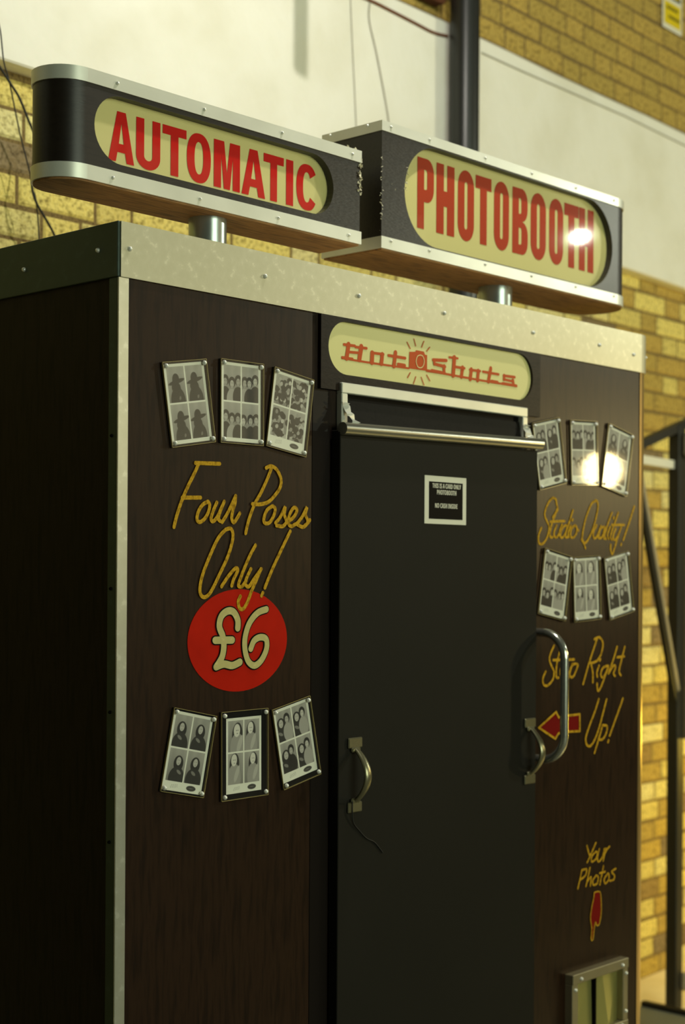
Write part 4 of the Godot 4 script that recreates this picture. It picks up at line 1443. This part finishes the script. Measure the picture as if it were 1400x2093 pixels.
func photo_holders() -> void:
	# centre x, y, width, height, tilt in degrees, kind of print, foot of the print, label, print inset
	var upper_left := "upper trio of holders left of the door"
	var rows := [
		[0.141, 1.725, 0.0955, 0.1365, 9.3, "hats", 0.05, "leftmost acrylic photo holder above Four Poses, print of figures in wide-brimmed hats"],
		[0.259, 1.735, 0.0985, 0.139, 0.3, "group", 0.05, "upright acrylic photo holder above Four Poses, print of a group of heads"],
		[0.373, 1.728, 0.0985, 0.138, -8.1, "crowd", 0.14, "acrylic photo holder above Four Poses leaning right, print of a dense crowd of faces"],
		[0.145, 1.159, 0.0945, 0.135, -12.2, "woman", 0.12, "acrylic photo holder below the red disc leaning right, print of a dark-haired sitter"],
		[0.270, 1.147, 0.108, 0.148, 0.5, "fair", 0.12, "larger upright acrylic photo holder below the red disc, print of a pale long-haired sitter"],
		[0.394, 1.157, 0.095, 0.143, 11.9, "pair", 0.12, "acrylic photo holder below the red disc leaning left, print of dark paired sitters"],
		[1.143, 1.704, 0.099, 0.1405, 11.5, "pair", 0.12, "acrylic photo holder above Studio Quality, half tucked behind the door bar"],
		[1.272, 1.713, 0.102, 0.139, 2.5, "group", 0.13, "upright middle acrylic photo holder above Studio Quality"],
		[1.403, 1.705, 0.1025, 0.142, -11.0, "woman", 0.13, "acrylic photo holder above Studio Quality leaning right, nearest the rounded corner"],
		[1.167, 1.429, 0.1005, 0.1395, -10.1, "group", 0.13, "acrylic photo holder under Studio Quality leaning right, just above the chrome rail"],
		[1.286, 1.421, 0.1025, 0.1395, 2.9, "fair", 0.13, "upright middle acrylic photo holder under Studio Quality"],
		[1.412, 1.428, 0.100, 0.139, 10.4, "pair", 0.13, "acrylic photo holder under Studio Quality leaning left, nearest the rounded corner"],
	]
	for i in rows.size():
		var q: Array = rows[i]
		var t := thing("photo_holder", q[7], "photo holder", Vector3(q[0], q[1], 0.0016), "photo holders on the front of the booth")
		t.rotation.z = deg_to_rad(q[4])
		var w: float = q[2] / 2.0
		var h: float = q[3] / 2.0
		var m := flat_mat(Color(1, 1, 1), 0.5)
		m.albedo_texture = print_texture(q[5], q[6], 100 + i)
		var iw := w - (0.0135 if i == 4 else 0.0045)
		var top := h - (0.012 if i == 4 else 0.004)
		var bot := -h + (0.010 if i == 4 else 0.004)
		if i == 5:
			bot += 0.006
		var st := begin()
		box(st, Vector3(-w, -h, 0.0), Vector3(w, h, 0.0016), 0.0004)
		commit("backing", st, M.ink, t)
		st = begin()
		for k in [0, 2, 1, 0, 3, 2]:
			var c: Vector2 = [Vector2(-1, -1), Vector2(1, -1), Vector2(1, 1), Vector2(-1, 1)][k]
			vert(st, Vector3(iw * c.x, top if c.y > 0 else bot, 0.0022), Vector3.BACK, Vector2(c.x * 0.5 + 0.5, 0.5 - c.y * 0.5))
		quad(st, Vector3(-iw, bot, 0.0017), Vector3(iw, bot, 0.0017), Vector3(iw, bot, 0.0022), Vector3(-iw, bot, 0.0022))
		quad(st, Vector3(iw, top, 0.0017), Vector3(-iw, top, 0.0017), Vector3(-iw, top, 0.0022), Vector3(iw, top, 0.0022))
		commit("photo_print", st, m, t)
		st = begin()
		box(st, Vector3(-w, -h, 0.0030), Vector3(w, h, 0.0062))
		commit("acrylic_cover", st, M.acrylic, t)
		st = begin()
		for s: float in [-1.0, 1.0]:
			box(st, Vector3(minf(s * w, s * (w - 0.0008)), -h, 0.0031), Vector3(maxf(s * w, s * (w - 0.0008)), h, 0.0061))
			box(st, Vector3(-w, minf(s * h, s * (h - 0.0008)), 0.0031), Vector3(w, maxf(s * h, s * (h - 0.0008)), 0.0061))
		commit("edge_glint", st, M.edge, t)  # yellowish glint of the acrylic edges put into the colour
		for sx: float in [-1.0, 1.0]:
			for sy: float in [-1.0, 1.0]:
				screw(t, Vector3(sx * (w - 0.0065), sy * (h - 0.0065), 0.0062), 0.0040)


func notice() -> void:
	var t := thing("notice", "small square white-bordered black notice about card payment, fixed to the dark door", "notice", Vector3(0.775, 1.591, 0.025))
	var st := begin()
	box(st, Vector3(-0.063, -0.0455, 0.0), Vector3(0.063, 0.0455, 0.0012), 0.0003)
	commit("card", st, M.white, t)
	st = begin()
	box(st, Vector3(-0.0505, -0.036, 0.0012), Vector3(0.0515, 0.0345, 0.0015))
	commit("black_field", st, M.ink, t)
	mesh_node("text_line", glyphs("THIS IS A CARD ONLY", -0.0405, 0.0455, 0.0225, 0.0315, 0.0015, 0.0003), M.white, t)
	mesh_node("text_line", glyphs("PHOTOBOOTH", -0.0270, 0.0315, 0.0105, 0.0195, 0.0015, 0.0003), M.white, t)
	mesh_node("text_line", glyphs("NO CASH INSIDE", -0.0325, 0.0350, -0.0150, -0.0060, 0.0015, 0.0003), M.white, t)


func handle_wire() -> void:
	var t := thing("wire", "thin stray wire hanging from the left door handle", "wire")
	var st := begin()
	var p := PackedVector3Array()
	for q: Array in [[0.511, 1.045, 0.031], [0.511, 1.028, 0.031], [0.517, 1.007, 0.028], [0.534, 0.990, 0.027], [0.554, 0.974, 0.0265], [0.574, 0.965, 0.0265], [0.587, 0.954, 0.0265], [0.599, 0.942, 0.0265]]:
		p.append(Vector3(q[0], q[1], q[2]))
	tube(st, smooth3(p), 0.0011, 6)
	commit("strand", st, M.cable, t)


func smooth3(ctrl: PackedVector3Array, steps := 5) -> PackedVector3Array:
	var out := PackedVector3Array()
	var n := ctrl.size()
	for i in n - 1:
		for k in steps:
			out.append(ctrl[i].cubic_interpolate(ctrl[i + 1], ctrl[maxi(i - 1, 0)], ctrl[mini(i + 2, n - 1)], float(k) / steps))
	out.append(ctrl[n - 1])
	return out


# ---------------------------------------------------------------- on the back wall
func on_wall(u: float, y: float, z: float) -> Vector3:
	return Vector3(0, 0, WALL_Z) + Basis(Vector3.UP, WALL_TURN) * Vector3(u, y, z)


func drainpipe() -> void:
	var t := thing("drainpipe", "black cast iron drainpipe running up the whitewashed wall behind the signs", "pipe", on_wall(2.021, 0, 0.09))
	var st := begin()
	lathe(st, [[0.054, 5.5], [0.054, 3.17], [0.051, 3.155], [0.0435, 3.14], [0.0435, 0.0]], 32)
	commit("pipe", st, M.pipe, t)
	st = begin()
	lathe(st, [[0.054, 3.31], [0.064, 3.305], [0.064, 3.275], [0.054, 3.27]], 32)
	commit("collar", st, M.pipe, t)
	st = begin()
	lathe(st, [[0.054, 3.195], [0.060, 3.19], [0.060, 3.165], [0.054, 3.16]], 32)
	commit("collar", st, M.pipe, t)
	st = begin()
	box(st, Vector3(-0.17, 3.115, -0.085), Vector3(-0.03, 3.165, -0.04), 0.008)
	box(st, Vector3(0.03, 3.175, -0.085), Vector3(0.075, 3.225, -0.04), 0.008)
	commit("bracket", st, M.rust, t).set_meta("label", "rusty brown fixing lug")


func wire_on_wall(label: String, pts: Array, r: float, m: Material, z := 0.036) -> void:
	var t := thing("cable", label, "cable")
	var p := PackedVector3Array()
	for q: Array in pts:
		p.append(on_wall(q[0], q[1], z if q.size() < 3 else q[2]))
	var st := begin()
	tube(st, smooth3(p), r, 7)
	commit("flex", st, m, t)


func cables() -> void:
	wire_on_wall("thin straight black cable hanging left of the rounded sign", [[0.361, 2.644], [0.379, 2.598], [0.389, 2.533], [0.405, 2.490], [0.432, 2.392], [0.459, 2.314], [0.467, 2.278], [0.475, 2.264], [0.482, 2.223], [0.486, 2.171], [0.490, 2.033]], 0.0016, M.cable, 0.060)
	wire_on_wall("thicker kinked black cable beside the rounded sign's left end", [[0.337, 2.549], [0.375, 2.515], [0.400, 2.490], [0.426, 2.463], [0.453, 2.417], [0.472, 2.384], [0.469, 2.357], [0.462, 2.313], [0.462, 2.276], [0.474, 2.247], [0.501, 2.215], [0.526, 2.182], [0.563, 2.107]], 0.0026, M.cable, 0.066)
	wire_on_wall("thin grey wire drooping down the white band just left of the pipe", [[1.633, 3.051], [1.633, 3.024], [1.629, 2.969], [1.658, 2.896], [1.684, 2.822], [1.714, 2.727], [1.730, 2.642]], 0.0017, M.pale_cable, 0.049)
	wire_on_wall("faint thin wire straight down the white band, farther left of the pipe", [[1.548, 3.052], [1.550, 3.000], [1.558, 2.896], [1.569, 2.767], [1.576, 2.682], [1.581, 2.584]], 0.0012, M.pale_cable, 0.048)
	wire_on_wall("brown cable clipped along the top of the white band left of the pipe", [[1.393, 3.014], [1.617, 3.022], [1.725, 3.020], [1.837, 3.016], [1.919, 3.013], [1.990, 3.021]], 0.0042, M.rust, 0.050)
	wire_on_wall("long grey cable clipped along the white band right of the pipe", [[2.167, 3.019], [2.366, 3.019], [2.652, 3.022], [2.965, 3.025], [3.015, 3.026], [3.238, 3.022], [3.458, 3.019], [3.772, 3.017]], 0.0026, M.pale_cable, 0.048)


func shadow_rod() -> void:  # unseen rod added to throw a soft shadow streak on the white band
	var t := thing("shadow_rod", "unseen rod added between the bare bulb and the white band to cast a soft streak", "pipe", Vector3(1.195, 0, -0.57))
	var st := begin()
	lathe(st, [[0.018, 5.6], [0.018, 2.91], [0.0, 2.905]], 16)
	commit("tube", st, M.pipe, t)


func warning_sign() -> void:
	var t := thing("warning_sign", "small yellow and white hazard sign on the bricks at the top right", "sign", on_wall(3.438, 3.585, 0.004))
	t.rotation.y = WALL_TURN
	var st := begin()
	box(st, Vector3(-0.072, -0.145, -0.002), Vector3(0.072, 0.145, 0.0015), 0.0008)
	commit("plate", st, M.white, t)
	st = begin()
	box(st, Vector3(-0.062, -0.128, 0.0015), Vector3(0.062, -0.045, 0.002))
	commit("text_panel", st, M.yellow, t)
	st = begin()
	for q: Array in [[-0.045, -0.066], [-0.030, -0.098]]:
		for k in 7:
			var x: float = q[0] + 0.0125 * k
			rect(st, x, x + 0.009, q[1] - 0.006, q[1] + 0.006, 0.0023)
	commit("text_lines", st, M.iron, t)
	st = begin()
	face(st, PackedVector2Array([Vector2(-0.064, -0.030), Vector2(0.064, -0.030), Vector2(0.0, 0.092)]), 0.0020)
	commit("triangle_border", st, M.ink, t)
	st = begin()
	face(st, PackedVector2Array([Vector2(-0.049, -0.022), Vector2(0.049, -0.022), Vector2(0.0, 0.073)]), 0.0024)
	commit("triangle", st, M.yellow, t)
	st = begin()
	stroke(st, [0.0, 0.045, -0.006, 0.022, 0.006, 0.018, 0.0, -0.006], 0.014, 0.0024)
	commit("hazard_symbol", st, M.ink, t)


# ---------------------------------------------------------------- right of the booth
func metal_stand() -> void:
	var p := thing("platform", "low dark grey platform on the floor to the right of the booth", "platform", Vector3(2.2, 0.004, -0.3))
	var st := begin()
	box(st, Vector3(-0.63, 0.0, -0.53), Vector3(0.66, 0.035, 0.5), 0.004)
	commit("deck", st, M.deck, p)
	st = begin()
	box(st, Vector3(0.66, 0.0, -0.53), Vector3(0.685, 0.05, 0.5), 0.004)
	commit("edge_strip", st, M.rubber, p)
	var t := thing("metal_stand", "tall dark metal stand frame against the yellow bricks right of the booth", "stand", Vector3(3.02, 0.004, -0.8))
	st = begin()
	box(st, Vector3(-0.02, 0.0, -0.022), Vector3(0.022, 1.95, 0.02), 0.003)
	commit("post", st, M.iron, t)
	st = begin()
	box(st, Vector3(-0.004, 1.84, 0.018), Vector3(0.075, 1.92, 0.05), 0.01)
	box(st, Vector3(0.008, 0.06, 0.015), Vector3(0.045, 0.12, 0.04), 0.008)
	commit("clamp", st, M.iron_pale, t)
	st = begin()
	tube(st, PackedVector3Array([Vector3(0.034, 0.9, 0.026), Vector3(0.034, 1.90, 0.026)]), 0.013, 12)
	commit("lit_face", st, M.iron_pale, t)  # pale tube added for the lit right side of the post
	st = begin()
	bar(st, Vector3(-0.290, 1.832, 0.024), Vector3(0.0, 1.03, 0.012), 0.0075)
	commit("brace", st, M.iron_pale, t)
	st = begin()
	bar(st, Vector3(-0.307, 1.832, 0.020), Vector3(-0.017, 1.03, 0.008), 0.0085)
	commit("brace", st, M.iron, t)
	st = begin()
	bar(st, Vector3(-0.60, 1.75, 0.0), Vector3(0.14, 1.985, 0.0), 0.014)
	commit("top_bar", st, M.iron, t)
	st = begin()
	bar(st, Vector3(-0.60, 1.835, -0.02), Vector3(-0.012, 1.814, -0.012), 0.014)
	commit("cross_rail", st, M.white, t).set_meta("label", "pale grey cross rail")
	st = begin()
	box(st, Vector3(-0.62, 0.037, -0.025), Vector3(-0.585, 1.84, 0.0), 0.003)
	commit("post", st, M.iron, t)


func bar(st: SurfaceTool, a: Vector3, b: Vector3, h: float) -> void:   # a square bar between two points
	var d := (b - a).normalized()
	var u := d.cross(Vector3.BACK).normalized() * h
	var v := Vector3.BACK * h
	quad(st, a - u + v, b - u + v, b + u + v, a + u + v) if (b - a).cross(u).dot(v) > 0 else quad(st, a + u + v, b + u + v, b - u + v, a - u + v)
	quad(st, a + u - v, b + u - v, b - u - v, a - u - v) if (b - a).cross(u).dot(v) > 0 else quad(st, a - u - v, b - u - v, b + u - v, a + u - v)
	for s: float in [-1.0, 1.0]:
		var p := u * s
		var q := [a + p - v, b + p - v, b + p + v, a + p + v]
		var n: Vector3 = (q[1] - q[0]).cross(q[2] - q[0])
		if n.dot(p) > 0:
			quad(st, q[0], q[1], q[2], q[3])
		else:
			quad(st, q[3], q[2], q[1], q[0])
	quad(st, a - u - v, a - u + v, a + u + v, a + u - v)
	quad(st, b + u - v, b + u + v, b - u + v, b - u - v)
